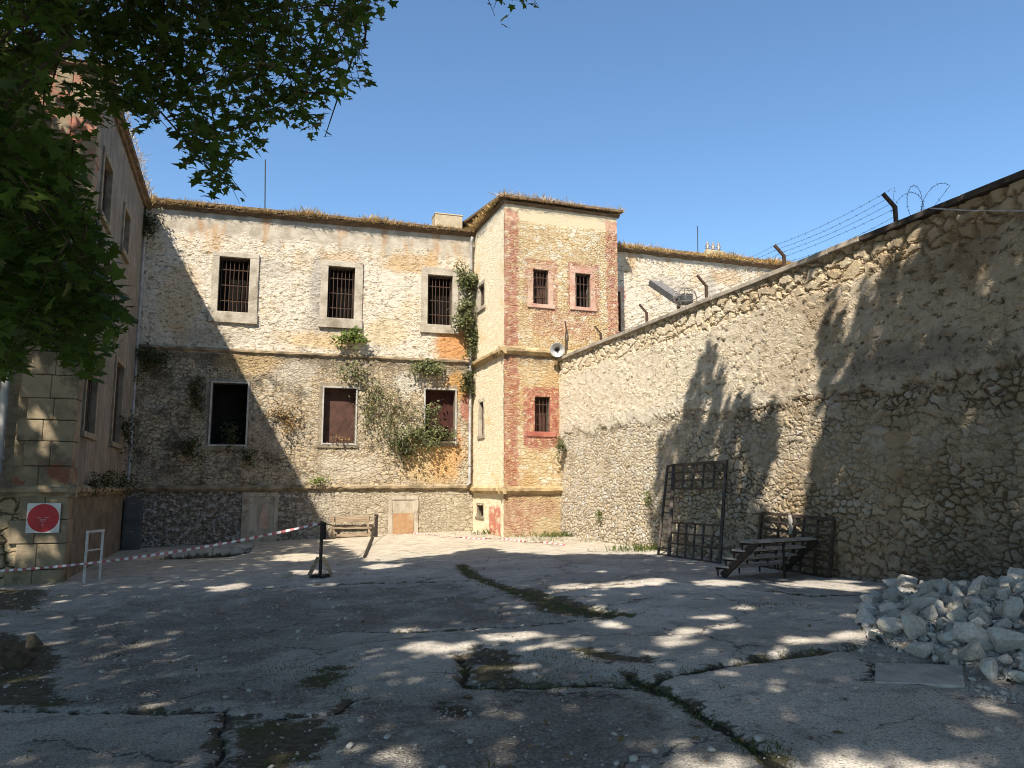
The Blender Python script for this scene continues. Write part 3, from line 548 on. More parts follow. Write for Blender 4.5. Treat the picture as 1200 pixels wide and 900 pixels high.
def window(parent, O, d, r, outer=None, mat=None, backing='inside', bars=(7, 3), depth=.42, proud=.05, barmat='iron', bar_r=.013, jit=.006, inner_frame=None, label=None, back_d=None, frame_depth=.10):
    """r: opening (u0,u1,v0,v1); outer: outside of the stone surround. Part: window > reveal, backing, bars (+ metal frame)."""
    O = np.array(O, float); d = np.array(d, float); n = np.cross(d, (0, 0, 1.0)); u0, u1, v0, v1 = r
    P = lambda u, v, o: O + d * u + n * o + np.array([0, 0, v])
    q = outer or (u0 - .05, u1 + .05, v0 - .05, v1 + .05); a0, a1, b0, b1 = q
    m = MB()
    def slab(ua, ub, va, vb, o0, o1): m.box(P(ua, va, o0), d * (ub - ua), np.array([0, 0, vb - va]), n * (o1 - o0))
    j = lambda: RNG.normal(0, jit)
    slab(a0 + j(), a1 + j(), v1, b1 + j(), -frame_depth, proud); slab(a0 - .03 + j(), a1 + .03 + j(), b0, v0, -frame_depth, proud + .035)
    slab(a0 + j(), u0, v0, v1, -frame_depth, proud - .006); slab(u1, a1 + j(), v0, v1, -frame_depth, proud - .004)
    wnd = m.build('window', M[mat or 'surround'], parent, bevel=.012)
    if label: wnd['label'] = label
    m = MB(); e = .002
    for (ua, ub, va, vb) in ((u0 - .12, u0 - e, v0 - .1, v1 + .1), (u1 + e, u1 + .12, v0 - .1, v1 + .1), (u0 - e, u1 + e, v1 + e, v1 + .12), (u0 - e, u1 + e, v0 - .12, v0 - e)):
        m.box(P(ua, va, -depth), d * (ub - ua), np.array([0, 0, vb - va]), n * (depth - frame_depth - .004))
    m.build('reveal', M['reveal'], wnd)
    m = MB(); bd = back_d if back_d is not None else depth
    m.box(P(u0 - .1, v0 - .08, -bd - .06), d * (u1 - u0 + .2), np.array([0, 0, v1 - v0 + .16]), n * .055); m.build('shutter' if 'red' in backing else 'backing', M[backing], wnd)
    if bars:
        nv, nh = bars; m = MB()
        for i in range(nv):
            u = u0 + (u1 - u0) * (i + .5 + RNG.normal(0, .05)) / nv; dd = RNG.normal(0, .008)
            m.tube([P(u + dd, v0 - .03, -.10), P(u + RNG.normal(0, .008), (v0 + v1) / 2, -.10), P(u - dd, v1 + .03, -.10)], bar_r, 6)
        for i in range(nh):
            v = v0 + (v1 - v0) * (i + .75) / (nh + .5); m.box(P(u0 - .03, v - .014, -.122), d * (u1 - u0 + .06), (0, 0, .028), n * .012)
        m.build('bars', M[barmat], wnd)
    if inner_frame:
        m = MB(); t = .055
        for (ua, ub, va, vb) in ((u0 - t, u0, v0 - t - .02, v1 + t), (u1, u1 + t, v0 - t - .04, v1 + t - .02), (u0, u1, v1, v1 + t - .006), (u0, u1, v0 - t, v0)):
            m.box(P(ua, va, proud + .002), d * (ub - ua), np.array([0, 0, vb - va]), n * .05)
        m.build('metal_frame', M[inner_frame], wnd, bevel=.006)
    return wnd
STR = lambda s: [(-.03, -.13 * s), (.06 * s, -.11 * s), (.10 * s, -.05 * s), (.15 * s, -.03 * s), (.15 * s, .05 * s), (.05 * s, .10 * s), (-.03, .12 * s)]
EAV = [(-.05, -.07), (.07, -.06), (.10, .0), (.19, .02), (.20, .07), (-.05, .12)]

# ---------------------------------------------------------------- rear building
main = thing('prison_building', 'long two storey rubble stone prison block across the back of the yard, barred upper windows', 'building', FO + FD * 6)
up_px = [((256, 302, 292, 366), (247.5, 296, 302.5, 379)), ((384, 313, 415.5, 373.5), (375.5, 306, 424.5, 385)), ((501, 323, 530, 381), (493.5, 314.5, 537, 391))]
lo_px = [((247.5, 449, 289, 521), (239, 443, 294, 528)), ((379, 455, 416.5, 519.5), (373.5, 449, 420, 525)), ((498, 457, 533, 517), (494, 451, 536, 523))]
UPW = [(rect_of(on_facade, *a), rect_of(on_facade, *b)) for a, b in up_px]; LOW = [(rect_of(on_facade, *a), rect_of(on_facade, *b)) for a, b in lo_px]
NICHE = rect_of(on_facade, 283, 577, 326, 622); DOOR = rect_of(on_facade, 455, 581, 490, 622)
panel('wall', M['facade'], main, FO, FD, FL, -.75, EAVE, [a for a, b in UPW + LOW], .034)
for i, (a, b) in enumerate(UPW):
    window(main, FO, FD, a, b, 'surround', bars=(7, 3), depth=.45, proud=.07)
for i, (a, b) in enumerate(LOW):
    window(main, FO, FD, a, b, 'surround_dark', ['inside', 'redpanel', 'darkred'][i], None, depth=.45, proud=.03, inner_frame='palemetal', back_d=[.6, .26, .3][i],
           label=['lower window with a bare black opening', 'lower window closed by a brown red panel', 'lower window overgrown by shrubs'][i])
def fpt(u, v, o=0.0): return FO + FD * u + FN * o + np.array([0, 0, v])
m = MB(); m.strip(fpt(0, S2), fpt(FL, S2), STR(.72), 60, .010, outv=FN); m.build('string_course', M['trim'], main)
m = MB(); m.strip(fpt(0, S1), fpt(FL, S1 + .06), STR(.9), 60, .010, outv=FN); m.build('string_course', M['trim'], main)
m = MB(); m.strip(fpt(0, EAVE), fpt(FL + .2, EAVE + .06), EAV, 70, .012, outv=FN); m.build('cornice', M['tile'], main)
m = MB(); a = fpt(-2, EAVE + .12, .25); b = fpt(32, EAVE + .12, .25); m.hexa([a, b, b - FN * 8 + (0, 0, 1.6), a - FN * 8 + (0, 0, 1.6), a + (0, 0, .1), b + (0, 0, .1), b - FN * 8 + (0, 0, 1.72), a - FN * 8 + (0, 0, 1.72)])
m.build('roof', M['tile'], main)
# blocked doorways in the plinth
for k, (r, mat, inner) in enumerate(((NICHE, 'panelwood', None), (DOOR, 'panelwood', 'orange'))):
    m = MB(); u0, u1, v0, v1 = r; t = .14
    for (ua, ub, va, vb, o) in ((u0, u0 + t, -.6, v1 - t, .05), (u1 - t, u1, -.6, v1 - t, .05), (u0, u1, v1 - t, v1, .055)): m.box(fpt(ua, va, -.1), FD * (ub - ua), (0, 0, vb - va), FN * (o + .1))
    dw = m.build('doorway', M['panelwood'], main, bevel=.01)
    m = MB(); m.box(fpt(u0 + t, -.6, -.1), FD * (u1 - u0 - 2 * t), (0, 0, v1 - t + .6), FN * .125); pn = m.build('panel', M['panelwood'], dw)
    if inner: m = MB(); m.box(fpt(u0 + t + .03, -.5, -.09), FD * (u1 - u0 - 2 * t - .06), (0, 0, .5 + v0 + (v1 - v0) * .5), FN * .135); m.build('board', M['orange'], dw)
    else:
        m = MB(); c = (u0 + u1) / 2; prof = [(-.13, .55), (.17, .55), (.15, 1.0), (.05, 1.25), (.02, 1.42), (-.04, 1.2), (-.1, .95)]
        top = [fpt(c + a_ + .1, b_ - .35, .045) for a_, b_ in prof]; bot = [fpt(c + a_ + .1, b_ - .35, .01) for a_, b_ in prof]; kk = len(prof)
        m.add(top + bot, [tuple(range(kk))[::1]] + [(i, i + kk, (i + 1) % kk + kk, (i + 1) % kk) for i in range(kk)]); m.build('repair_patch', M['surround_red'], dw)
    dw['label'] = ['walled up doorway with peeling pale render', 'walled up doorway with an orange brown lower board'][k]
# rain pipes of the rear building
def drainpipe(parent, pts, r=.055, mat='pipe', clips=(2.4, 4.6, 7, 9.4), nn=FN):
    m = MB(); m.tube(pts, r, 10); o = m.build('drainpipe', M[mat], parent, smooth=True)
    x, y = pts[2][0], pts[2][1]
    for z in clips: m = MB(); m.tube([(x, y, z - .03), (x, y, z + .03)], r * 1.3, 10); m.beam(np.array([x, y, z]), np.array([x, y, z]) - np.array(nn) * .14, .03); m.build('clamp', M[mat], o)
    return o
ul = on_facade(171, 260)[0]; um = FL - .18
lp = lambda u, a: fpt(u, a, .14)
drainpipe(main, [fpt(ul - .05, 11.18, .3), fpt(ul, 11.05, .16), lp(ul, 10.8), lp(ul, 6), lp(ul, 1.75), fpt(ul, 1.66, .26)])
drainpipe(main, [fpt(um, 11.1, .3), fpt(um, 10.95, .16), lp(um, 10.7), lp(um, 6), lp(um, 1.75), fpt(um - .12, 1.66, .24)], mat='pipe')
cu, cv = on_facade(530, 270); m = MB(); p = fpt(cu - .53, EAVE, -.7); m.box(p, FD * 1.1, -FN * .7, (0, 0, 1.05)); m.box(p + np.array([0, 0, 1.05]) - FD * .02 + FN * .02, FD * 1.14, -FN * .74, (0, 0, .06)); m.build('chimney', M['chimney'], main, bevel=.02)
# right hand stretch of the same block, seen over the boundary wall
RY = 25.25
def on_rear(x, y): p = hit(x, y, (0, RY, 0), (0, 1, 0)); return float(p[0] - TX - 3.2), float(p[2])
RZ = on_rear(740, 295)[1]; RZ2 = on_rear(905, 312)[1]
ur = rect_of(on_rear, 714, 341, 727.5, 388)
RO = np.array([TX + 3.2, RY, 0.0]); RD = np.array([1.0, 0, 0])
panel('wall', M['facade'], main, RO - (0, 0, 0), RD, 16, 4.0, RZ, [ur], .04)
window(main, RO, RD, ur, (ur[0] - .1, ur[1] + .24, ur[2] - .15, ur[3] + .2), 'surround_red', bars=(5, 3), depth=.35, proud=.01)
m = MB(); m.strip(RO + (1.1, 0, RZ), RO + (16, 0, RZ + .03), EAV, 60, .012, outv=(0, -1, 0)); m.build('cornice', M['tile'], main)
m = MB(); m.box(RO + (1.2, .5, 3), (14.5, 0, 0), (0, 3, 0), (0, 0, RZ - 3.1)); m.build('inner_wall', M['inside'], main)
m = MB(); a, b = fpt(-2.2, -1, -.5), fpt(FL + 2, -1, -.5); m.box(a, b - a, -FN * 7, (0, 0, 12.1)); m.build('inner_wall', M['inside'], main)

# ---------------------------------------------------------------- tower
tower = thing('stair_tower', 'square rubble stone tower with red painted corners projecting from the rear building', 'tower', (TX + 2.15, TY + 1.7, 0))
T_up1 = rect_of(on_tower, 625, 316, 643, 356.5); T_up2 = rect_of(on_tower, 674.5, 320.5, 692.5, 360); T_lo = rect_of(on_tower, 626.5, 465, 644.5, 506)
T_o1 = rect_of(on_tower, 618.5, 310.5, 649, 361); T_o2 = rect_of(on_tower, 668.5, 313, 698, 364); T_ol = rect_of(on_tower, 618, 457.5, 650.5, 512)
TOWER_RED = [(T_o1[0] - .15, T_o1[1] + .15, T_o1[2] - .1, T_o1[3] + .2, .6), (T_o2[0] - .1, T_o2[1] + .15, T_o2[2] - .2, T_o2[3] + .15, .7), (T_ol[0] - .15, T_ol[1] + .15, T_ol[2] - .35, T_ol[3] + .12, .95)]
M['tower_front'] = m_tower_front(); M['tower_side'] = m_tower_side()
TW = 4.32
panel('wall', M['tower_front'], tower, (TX, TY, 0), (1, 0, 0), TW, -.3, EAVE + .2, [T_up1, T_up2, T_lo], .032)
S_up = rect_of(on_tside, 561, 334, 567.5, 360); S_lo = rect_of(on_tside, 562, 471, 567, 510); S_v = rect_of(on_tside, 559, 592, 566.5, 605.5)
panel('wall', M['tower_side'], tower, TSO, TSD, 3.5, -.3, EAVE + .2, [S_up, S_lo, S_v], .032)
m = MB(); m.box((TX + .7, TY + .62, -.3), (TW - .75, 0, 0), (0, 5, 0), (0, 0, EAVE + .4)); m.box((TX + TW - .06, TY + .03, 3), (.05, 0, 0), (0, 5.5, 0), (0, 0, EAVE - 2.85)); m.build('core', M['chimney'], tower)
window(tower, (TX, TY, 0), (1, 0, 0), T_up1, T_o1, 'surround_red', bars=(5, 3), depth=.35, proud=.006, backing='redpanel', label='upper tower window with rusty bars over a brown board')
window(tower, (TX, TY, 0), (1, 0, 0), T_up2, T_o2, 'surround_red', bars=(4, 2), depth=.4, proud=.006, label='upper tower window with a torn away left jamb')
window(tower, (TX, TY, 0), (1, 0, 0), T_lo, T_ol, 'surround_red_dark', bars=(4, 3), depth=.35, proud=.012, backing='redpanel', label='lower tower window framed in deep red')
pad = lambda r, k: (r[0] - k, r[1] + k, r[2] - k, r[3] + k)
for r in (S_up, S_lo): window(tower, TSO, TSD, r, pad(r, .13), 'surround', bars=(3, 3), depth=.35, proud=.02)
v_ = window(tower, TSO, TSD, S_v, pad(S_v, .09), 'surround_dark', bars=(2, 1), depth=.35, proud=.01, label='small square vent near the ground')
for (zz, mt, sc_) in ((S2 - .10, 'trim_pale', 1.15), (S1 - .04, 'trim_pale', 1.1)):
    m = MB(); m.strip((TX - .17 * sc_, TY, zz), (TX + TW + .1, TY, zz), STR(sc_), 30, .009, outv=(0, -1, 0)); m.strip((TX, TY + 3.5, zz), (TX, TY - .165 * sc_, zz), STR(sc_), 24, .009, outv=(-1, 0, 0)); m.build('string_course', M[mt], tower)
m = MB(); e2 = EAVE + .16; EV2 = [(a * .5, z * .75) for a, z in EAV]; m.strip((TX - .10, TY, e2), (TX + TW + .10, TY, e2), EV2, 30, .008, outv=(0, -1, 0)); m.strip((TX, TY + 3.7, e2), (TX, TY - .098, e2), EV2, 24, .012, outv=(-1, 0, 0)); m.build('cornice', M['tile'], tower)
m = MB(); m.hexa([(TX - .2, TY - .2, e2 + .12), (TX + TW + .2, TY - .2, e2 + .12), (TX + TW + .2, TY + 6, e2 + .9), (TX - .2, TY + 6, e2 + .9), (TX - .2, TY - .2, e2 + .2), (TX + TW + .2, TY - .2, e2 + .2), (TX + TW + .2, TY + 6, e2 + 1.), (TX - .2, TY + 6, e2 + 1.)]); m.build('roof', M['tile'], tower)

# ---------------------------------------------------------------- wing at the left
wing = thing('building_wing', 'shaded plastered side wing with stone corner piers at the left of the yard', 'building', (GX - 4, GY + 4, -.5))
GL = 9.4; WZ = 11.05
wp = [((118.5, 185, 129, 262), .10), ((143.5, 246, 150, 300), .1), ((98.5, 440, 111, 508), .12), ((132.5, 424, 141.5, 520), .12)]
WR = [rect_of(on_wing, *a) for a, _ in wp]
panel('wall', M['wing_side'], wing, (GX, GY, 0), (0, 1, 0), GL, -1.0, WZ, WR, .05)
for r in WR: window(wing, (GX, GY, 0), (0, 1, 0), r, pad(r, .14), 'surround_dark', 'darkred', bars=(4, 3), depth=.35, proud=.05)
panel('wall', M['wing_front'], wing, (GX - 13, GY, 0), (1, 0, 0), 12.2, -1.0, WZ, [], .05)
# corner pier of squared blocks
m = MB(); z = -1.0; k = 0
while z < WZ - .1:
    h_ = float(RNG.uniform(.42, .62)); h_ = min(h_, WZ - z); lw = 1.02 if k % 2 else .86
    pr = .10 + RNG.normal(0, .008)
    cut = float(RNG.uniform(.4, .6)) * lw
    m.box((GX - lw, GY - pr, z + .006), (lw - cut - .004, 0, 0), (0, .35, 0), (0, 0, h_ - .012)); m.box((GX - cut, GY - pr + .004, z + .006), (cut + .05 + RNG.normal(0, .006), 0, 0), (0, .62 if k % 2 else .42, 0), (0, 0, h_ - .012)); z += h_; k += 1
m.build('corner_pier', M['quoin'], wing, bevel=.018)
m = MB(); m.strip((GX - 13, GY, S1 - .02), (GX + .17, GY, S1 - .02), STR(1.25), 50, .008, outv=(0, -1, 0)); m.strip((GX, GY - .17, S1 - .022), (GX, GY + GL, S1 - .022), STR(1.15), 50, .008, outv=(1, 0, 0)); m.build('string_course', M['trim'], wing)
m = MB(); m.strip((GX - 13, GY, WZ), (GX + .3, GY, WZ), EAV, 40, .01, outv=(0, -1, 0)); m.strip((GX, GY - .3, WZ - .003), (GX, GY + GL, WZ - .003), EAV, 50, .01, outv=(1, 0, 0)); m.build('cornice', M['tile'], wing)
m = MB(); m.hexa([(GX - 13, GY - .2, WZ + .13), (GX + .2, GY - .2, WZ + .13), (GX + .2, GY + GL + 2, WZ + .13), (GX - 13, GY + GL + 2, WZ + .13), (GX - 11, GY + 2, WZ + 1.2), (GX - 4, GY + 2, WZ + 1.2), (GX - 4, GY + GL, WZ + 1.2), (GX - 11, GY + GL, WZ + 1.2)]); m.build('roof', M['tile'], wing)
m = MB(); m.box((GX - 12.9, GY + .5, -1), (12.4, 0, 0), (0, GL + 3, 0), (0, 0, WZ + 1)); m.build('inner_wall', M['inside'], wing)
x0 = on_wfront(8, 460)[0]
px_ = [(x0, GY - .14, 6.6), (x0, GY - .16, 5), (x0, GY - .16, 3), (x0, GY - .18, 1.9), (x0 - .08, GY - .3, 1.62)]
drainpipe(wing, px_, .075, 'pipe', (2.2, 4.2), (0, -1, 0))

# ---------------------------------------------------------------- boundary wall at the right
YW0 = TY - .02; YWL = 42.0
bw = thing('boundary_wall', 'high sunlit rubble stone boundary wall with a concrete coping along the right of the yard', 'wall', (WX + .3, 10, 0))
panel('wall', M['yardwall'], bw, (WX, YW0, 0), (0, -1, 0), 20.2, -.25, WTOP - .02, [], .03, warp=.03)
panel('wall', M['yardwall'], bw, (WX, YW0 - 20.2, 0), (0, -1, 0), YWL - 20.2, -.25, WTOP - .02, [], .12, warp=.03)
m = MB(); m.box((WX + .12, YW0 - YWL, -.3), (.5, 0, 0), (0, YWL, 0), (0, 0, WTOP + .27)); m.build('core', M['rubblefill'], bw)
m = MB(); yy = YW0
while yy > YW0 - YWL:
    L_ = float(RNG.uniform(.75, 1.15)); a_ = yy - L_ + .012; dk = 1 if a_ < 9.7 else 0; dz = RNG.normal(0, .006)
    m.box((WX - .09 + RNG.normal(0, .008), a_, WTOP - .045 + dz), (.86, 0, 0), (0, L_ - .012, 0), (0, 0, .10), dk); yy -= L_
m.build('coping', [M['coping'], M['coping_dark']], bw, bevel=.012)

# ---------------------------------------------------------------- ground of the yard
W2 = lambda pts: [tuple(ghit(*p)[:2]) for p in pts]
CRACKS = [(W2([(735, 792), (757, 804), (800, 826), (850, 856), (880, 878), (915, 898), (960, 930)]), .045, .05), (W2([(640, 803), (700, 800), (757, 803), (820, 787), (900, 773), (990, 761)]), .03, .04),
          (W2([(392, 740), (500, 741), (600, 735), (670, 728), (735, 722)]), .04, .05), (W2([(300, 690), (420, 684), (545, 681)]), .03, .04), (W2([(-200, 834), (0, 833), (150, 833), (262, 833), (266, 862), (258, 940)]), .022, .05),
          (W2([(535, 768), (552, 800), (640, 803)]), .04, .05), (W2([(640, 697), (700, 686), (760, 683)]), .025, .03), (W2([(870, 690), (960, 700), (1010, 697)]), .025, .03), (W2([(265, 842), (330, 838), (400, 832), (420, 815)]), .022, .05), (W2([(1024, 780), (1020, 800)]), .014, .03)]
MOSS = W2([(540, 662), (552, 674), (575, 684), (600, 692), (622, 700), (650, 707), (690, 715), (735, 723)])
DIRTP = [W2(p) for p in ([(536, 768), (552, 757), (590, 758), (612, 775), (598, 792), (690, 799), (640, 806), (560, 806)], [(352, 792), (380, 780), (408, 775), (412, 790), (390, 806), (360, 806)], [(655, 762), (690, 757), (742, 770), (790, 778), (760, 784), (700, 778)],
                         [(268, 848), (340, 838), (395, 835), (410, 850), (388, 885), (300, 905), (262, 900)], [(-260, 830), (-200, 750), (0, 742), (55, 750), (75, 775), (60, 800), (95, 815), (80, 829)], [(-100, 715), (0, 690), (60, 690), (40, 715)], [(500, 822), (545, 812), (560, 830), (520, 838)], [(580, 690), (630, 690), (700, 712), (720, 726), (640, 718)])]
GRAVP = [W2(p) for p in ([(150, 702), (300, 692), (540, 682), (600, 712), (640, 730), (392, 741), (300, 782), (100, 800), (55, 745)], [(70, 800), (300, 785), (410, 800), (400, 830), (200, 830), (60, 828)], [(415, 815), (500, 808), (735, 806), (800, 850), (760, 930), (420, 930), (400, 850)])]
SLABTONE = [(W2([(640, 697), (760, 683), (870, 690), (1010, 700), (1005, 758), (900, 771), (757, 800), (620, 770), (735, 722)]), .78), (W2([(757, 806), (990, 763), (1300, 900), (1200, 1100), (960, 930)]), .74), (W2([(392, 742), (735, 724), (620, 770), (535, 768), (545, 800), (420, 800)]), .68), (W2([(-200, 836), (262, 836), (256, 940), (-200, 1100)]), .45), (W2([(-100, 700), (300, 692), (540, 682), (600, 735), (392, 741), (300, 800), (60, 828), (-200, 830)]), .42)]
TRENCH = W2([(160, 656), (195, 645), (294, 639), (288, 648), (264, 653), (215, 655.5)])
def soft_in(x, y, poly, s):
    ins = inpoly(x, y, poly); d = segdist(x, y, list(poly) + [poly[0]]); return np.clip(.5 + np.where(ins, d, -d) / (2 * s), 0, 1)
def gfun(x, y, full=False):
    x = np.asarray(x, float); y = np.asarray(y, float); z = gz(x, y) + (fbm(x * .5, y * .5, 0, 3, 11) - .5) * .05
    near = (np.abs(x) < 30) & (y > 0) & (y < 32)
    cr = np.zeros(x.shape); di = np.zeros(x.shape); gr = np.zeros(x.shape); to = np.full(x.shape, .5)
    wx = x + (fbm(x * 2.6, y * 2.6, 0, 4, 3) - .5) * .22; wy = y + (fbm(x * 2.6, y * 2.6, 0, 4, 4) - .5) * .22
    for pts, wd, dep in CRACKS:
        d = segdist(wx, wy, pts); cr = np.maximum(cr, np.clip(1 - d / (wd * 2.2), 0, 1)); di = np.maximum(di, .62 * np.clip(1 - d / .30, 0, 1))
    for p in DIRTP: di = np.maximum(di, soft_in(wx, wy, p, .28) * .85)
    d = segdist(wx, wy, MOSS); di = np.maximum(di, np.clip(.92 - d / .30, 0, 1))
    for p in GRAVP: gr = np.maximum(gr, soft_in(wx, wy, p, .35))
    for p, t in SLABTONE: k = soft_in(x, y, p, .12); to = to * (1 - k) + t * k
    for p, t in SLABTONE[:3]: z = z + soft_in(wx, wy, p, .05) * .028
    tr = soft_in(x, y, TRENCH, .10)
    z = z - cr * .03 - np.clip(di - .3, 0, 1) * .035 - gr * .02 + gr * (fbm(x * 5, y * 5, 0, 3, 9) - .5) * .03 + (di > .3) * (fbm(x * 7, y * 7, 0, 2, 8) - .5) * .025 - tr * .42
    di = np.maximum(di, tr); cr = np.maximum(cr, tr)  # trench takes soil and crack colours, painting the hollow's shade darker
    return (z, cr, di, gr, to) if full else z
def graded(parts):
    r = []
    for a, b, s in parts: r += list(np.arange(a, b - 1e-6, s))
    return np.array(sorted(set(np.round(r + [parts[-1][1]], 4))))
gx_ = graded([(-400, -60, 40), (-60, -16, 4), (-16, -6, .25), (-6, 11, .035), (11, 20, .5), (20, 60, 5), (60, 400, 40)])
ys = [2.5]
while ys[-1] < 30: ys.append(ys[-1] + max(.02, .0042 * ys[-1]))
gy_ = np.concatenate([np.arange(-400, -40, 40), np.arange(-40, -2, 2), np.arange(-2, 2.4, .25), np.array(ys), np.arange(32, 60, 4), np.arange(60, 801, 60)])
GXX, GYY = np.meshgrid(gx_, gy_, indexing='ij'); gzv, gcr, gdi, ggr, gto = gfun(GXX, GYY, True)
I = np.arange(GXX.size).reshape(GXX.shape); q = np.stack([I[:-1, :-1], I[1:, :-1], I[1:, 1:], I[:-1, 1:]], -1).reshape(-1, 4)
ground = np_mesh('ground', np.stack([GXX, GYY, gzv], -1).reshape(-1, 3), 4, M['ground'], None, (0, 0, 0), q, smooth=True); ground['kind'] = 'structure'
for nm, a in (('crack', gcr), ('dirt', gdi), ('gravel', ggr), ('tone', gto)):
    at = ground.data.attributes.new(nm, 'FLOAT', 'POINT'); at.data.foreach_set('value', a.ravel().astype(np.float32))
def gpt(px, py):
    p = ghit(px, py); return np.array([p[0], p[1], float(gfun(p[0], p[1]))])
# green grass in the joints
def scatter_line(pts, sp, n):
    pts = np.array(pts); seg = np.hypot(*(pts[1:] - pts[:-1]).T); i = RNG.choice(len(seg), n, p=seg / seg.sum()); t = RNG.random(n)
    return pts[i] + (pts[i + 1] - pts[i]) * t[:, None] + RNG.normal(0, sp, (n, 2))
gp = [scatter_line(MOSS, .10, 3600)]
for pts, n in ((CRACKS[0][0], 300), (CRACKS[1][0], 420), (CRACKS[2][0], 380), (CRACKS[8][0], 200), (CRACKS[5][0], 150)):
    a = scatter_line(pts, .05, n * 2); gp.append(a[fbm(a[:, 0] * 2.2, a[:, 1] * 2.2, 0, 2, 21) > .5])
for (px, py, r, n) in ((386, 790, .14, 260), (370, 795, .2, 150), (420, 772, .12, 60), (330, 782, .12, 80), (905, 882, .07, 90), (880, 870, .06, 40), (925, 894, .05, 40), (665, 718, .3, 500), (640, 772, .2, 160), (700, 775, .2, 200), (575, 795, .2, 240), (640, 798, .18, 160), (735, 795, .12, 120),
                       (888, 713, .16, 120), (940, 712, .1, 60), (850, 812, .04, 20), (392, 855, .08, 90), (325, 890, .07, 70), (350, 885, .08, 60), (60, 700, .2, 120), (25, 720, .2, 120), (405, 810, .1, 60), (470, 820, .05, 20), (575, 892, .05, 30), (640, 634, .35, 200), (700, 634, .4, 200), (600, 629, .35, 150), (750, 648, .4, 160), (520, 622, .8, 300)):
    c = gpt(px, py); gp.append(c[:2] + RNG.normal(0, r, (n, 2)) * (1, 1.2))
gp = np.concatenate(gp); gp = gp[(gp[:, 0] < WX - .05)]; P = np.column_stack([gp, gfun(gp[:, 0], gp[:, 1]) - .01])
hh = RNG.uniform(.018, .055, len(P)); far_ = P[:, 1] > 20; hh[far_] *= 2.2
tag(np_mesh('grass', blades(P, hh, .009, .5), 4, M['grass']), 'short green grass and moss growing along the joints of the broken yard slabs', 'grass', kind='stuff')
# leaf litter and loose chips on the slabs
def rock_mesh(name, seed, mat, sub=2, cuts=9, flat=(1, .85, .7)):
    r = np.random.default_rng(seed); bm = bmesh.new(); bmesh.ops.create_icosphere(bm, subdivisions=sub, radius=1)
    n = r.normal(0, 1, (cuts, 3)); n /= np.linalg.norm(n, axis=1)[:, None]; dd = r.uniform(.30, .64, cuts)
    for v in bm.verts:
        p = np.array(v.co)
        for k in range(cuts):
            e = p @ n[k] - dd[k]
            if e > 0: p = p - n[k] * e * .98
        p += (fbm(p[0] * 2 + seed, p[1] * 2, p[2] * 2, 3, seed) - .5) * .12 * p; v.co = p * np.array(flat)
    me = bpy.data.meshes.new(name); bm.to_mesh(me); bm.free(); me.materials.append(M[mat]); return me
V = []; FI = []
ico = rock_mesh('chip', 3, 'concrete', 1, 6, (1, .8, .45)); iv = np.array([v.co[:] for v in ico.vertices]); itri = np.array([p.vertices[:] for p in ico.polygons])
N = 4200; cx = RNG.uniform(-5, 10, N * 6); cy = 3.4 + RNG.random(N * 6) ** 1.6 * 15
_, c_, d_, g_, _ = gfun(cx, cy, True); keep = RNG.random(N * 6) < np.clip(.10 + .5 * g_ + .4 * d_, 0, 1); cx, cy = cx[keep][:N], cy[keep][:N]
hf = np.array(W2([(995, 722), (1008, 752), (1058, 774), (1112, 788), (1165, 803), (1215, 815)])); hq = hf[RNG.integers(0, 5, 900)]; hq = hq + (hf[1:].mean(0) - hq) * 0 + RNG.random((900, 1)) * np.diff(hf, axis=0).mean(0) + np.abs(RNG.normal(0, .16, (900, 1))) * np.array([-.75, -.65]) + RNG.normal(0, .05, (900, 2)); cx, cy = np.concatenate([cx, hq[:, 0]]), np.concatenate([cy, hq[:, 1]])
cz = gfun(cx, cy); s_ = RNG.uniform(.006, .023, len(cx)) * (1 + (RNG.random(len(cx)) < .07) * 1.6)
for i in range(len(cx)):
    a = RNG.uniform(0, 6.28); R_ = np.array([[math.cos(a), -math.sin(a), 0], [math.sin(a), math.cos(a), 0], [0, 0, 1]]); V.append((iv * s_[i]) @ R_.T + np.array([cx[i], cy[i], cz[i] + s_[i] * .15])); FI.append(itri + i * len(iv))
tag(np_mesh('gravel', np.concatenate(V), 3, M['concrete'], None, (0, 0, 0), np.concatenate(FI)), 'loose grit and stone chips scattered over the broken slabs', 'gravel', kind='stuff')
bpy.data.meshes.remove(ico)
lx = RNG.uniform(-5, 9.8, 1500); ly = 3.4 + RNG.random(1500) ** 1.5 * 15; k_ = fbm(lx * .9, ly * .9, 0, 3, 77) > .5; lx, ly = lx[k_], ly[k_]
tag(np_mesh('leaf_litter', leaves(np.column_stack([lx, ly, gfun(lx, ly) + .012]), RNG.uniform(.03, .085, len(lx)), LEAF_OVAL * (1.2, 1), .35, curl=.6), len(LEAF_OVAL), M['driedleaf']), 'dry brown fallen leaves strewn over the broken slabs', 'leaf litter', kind='stuff')

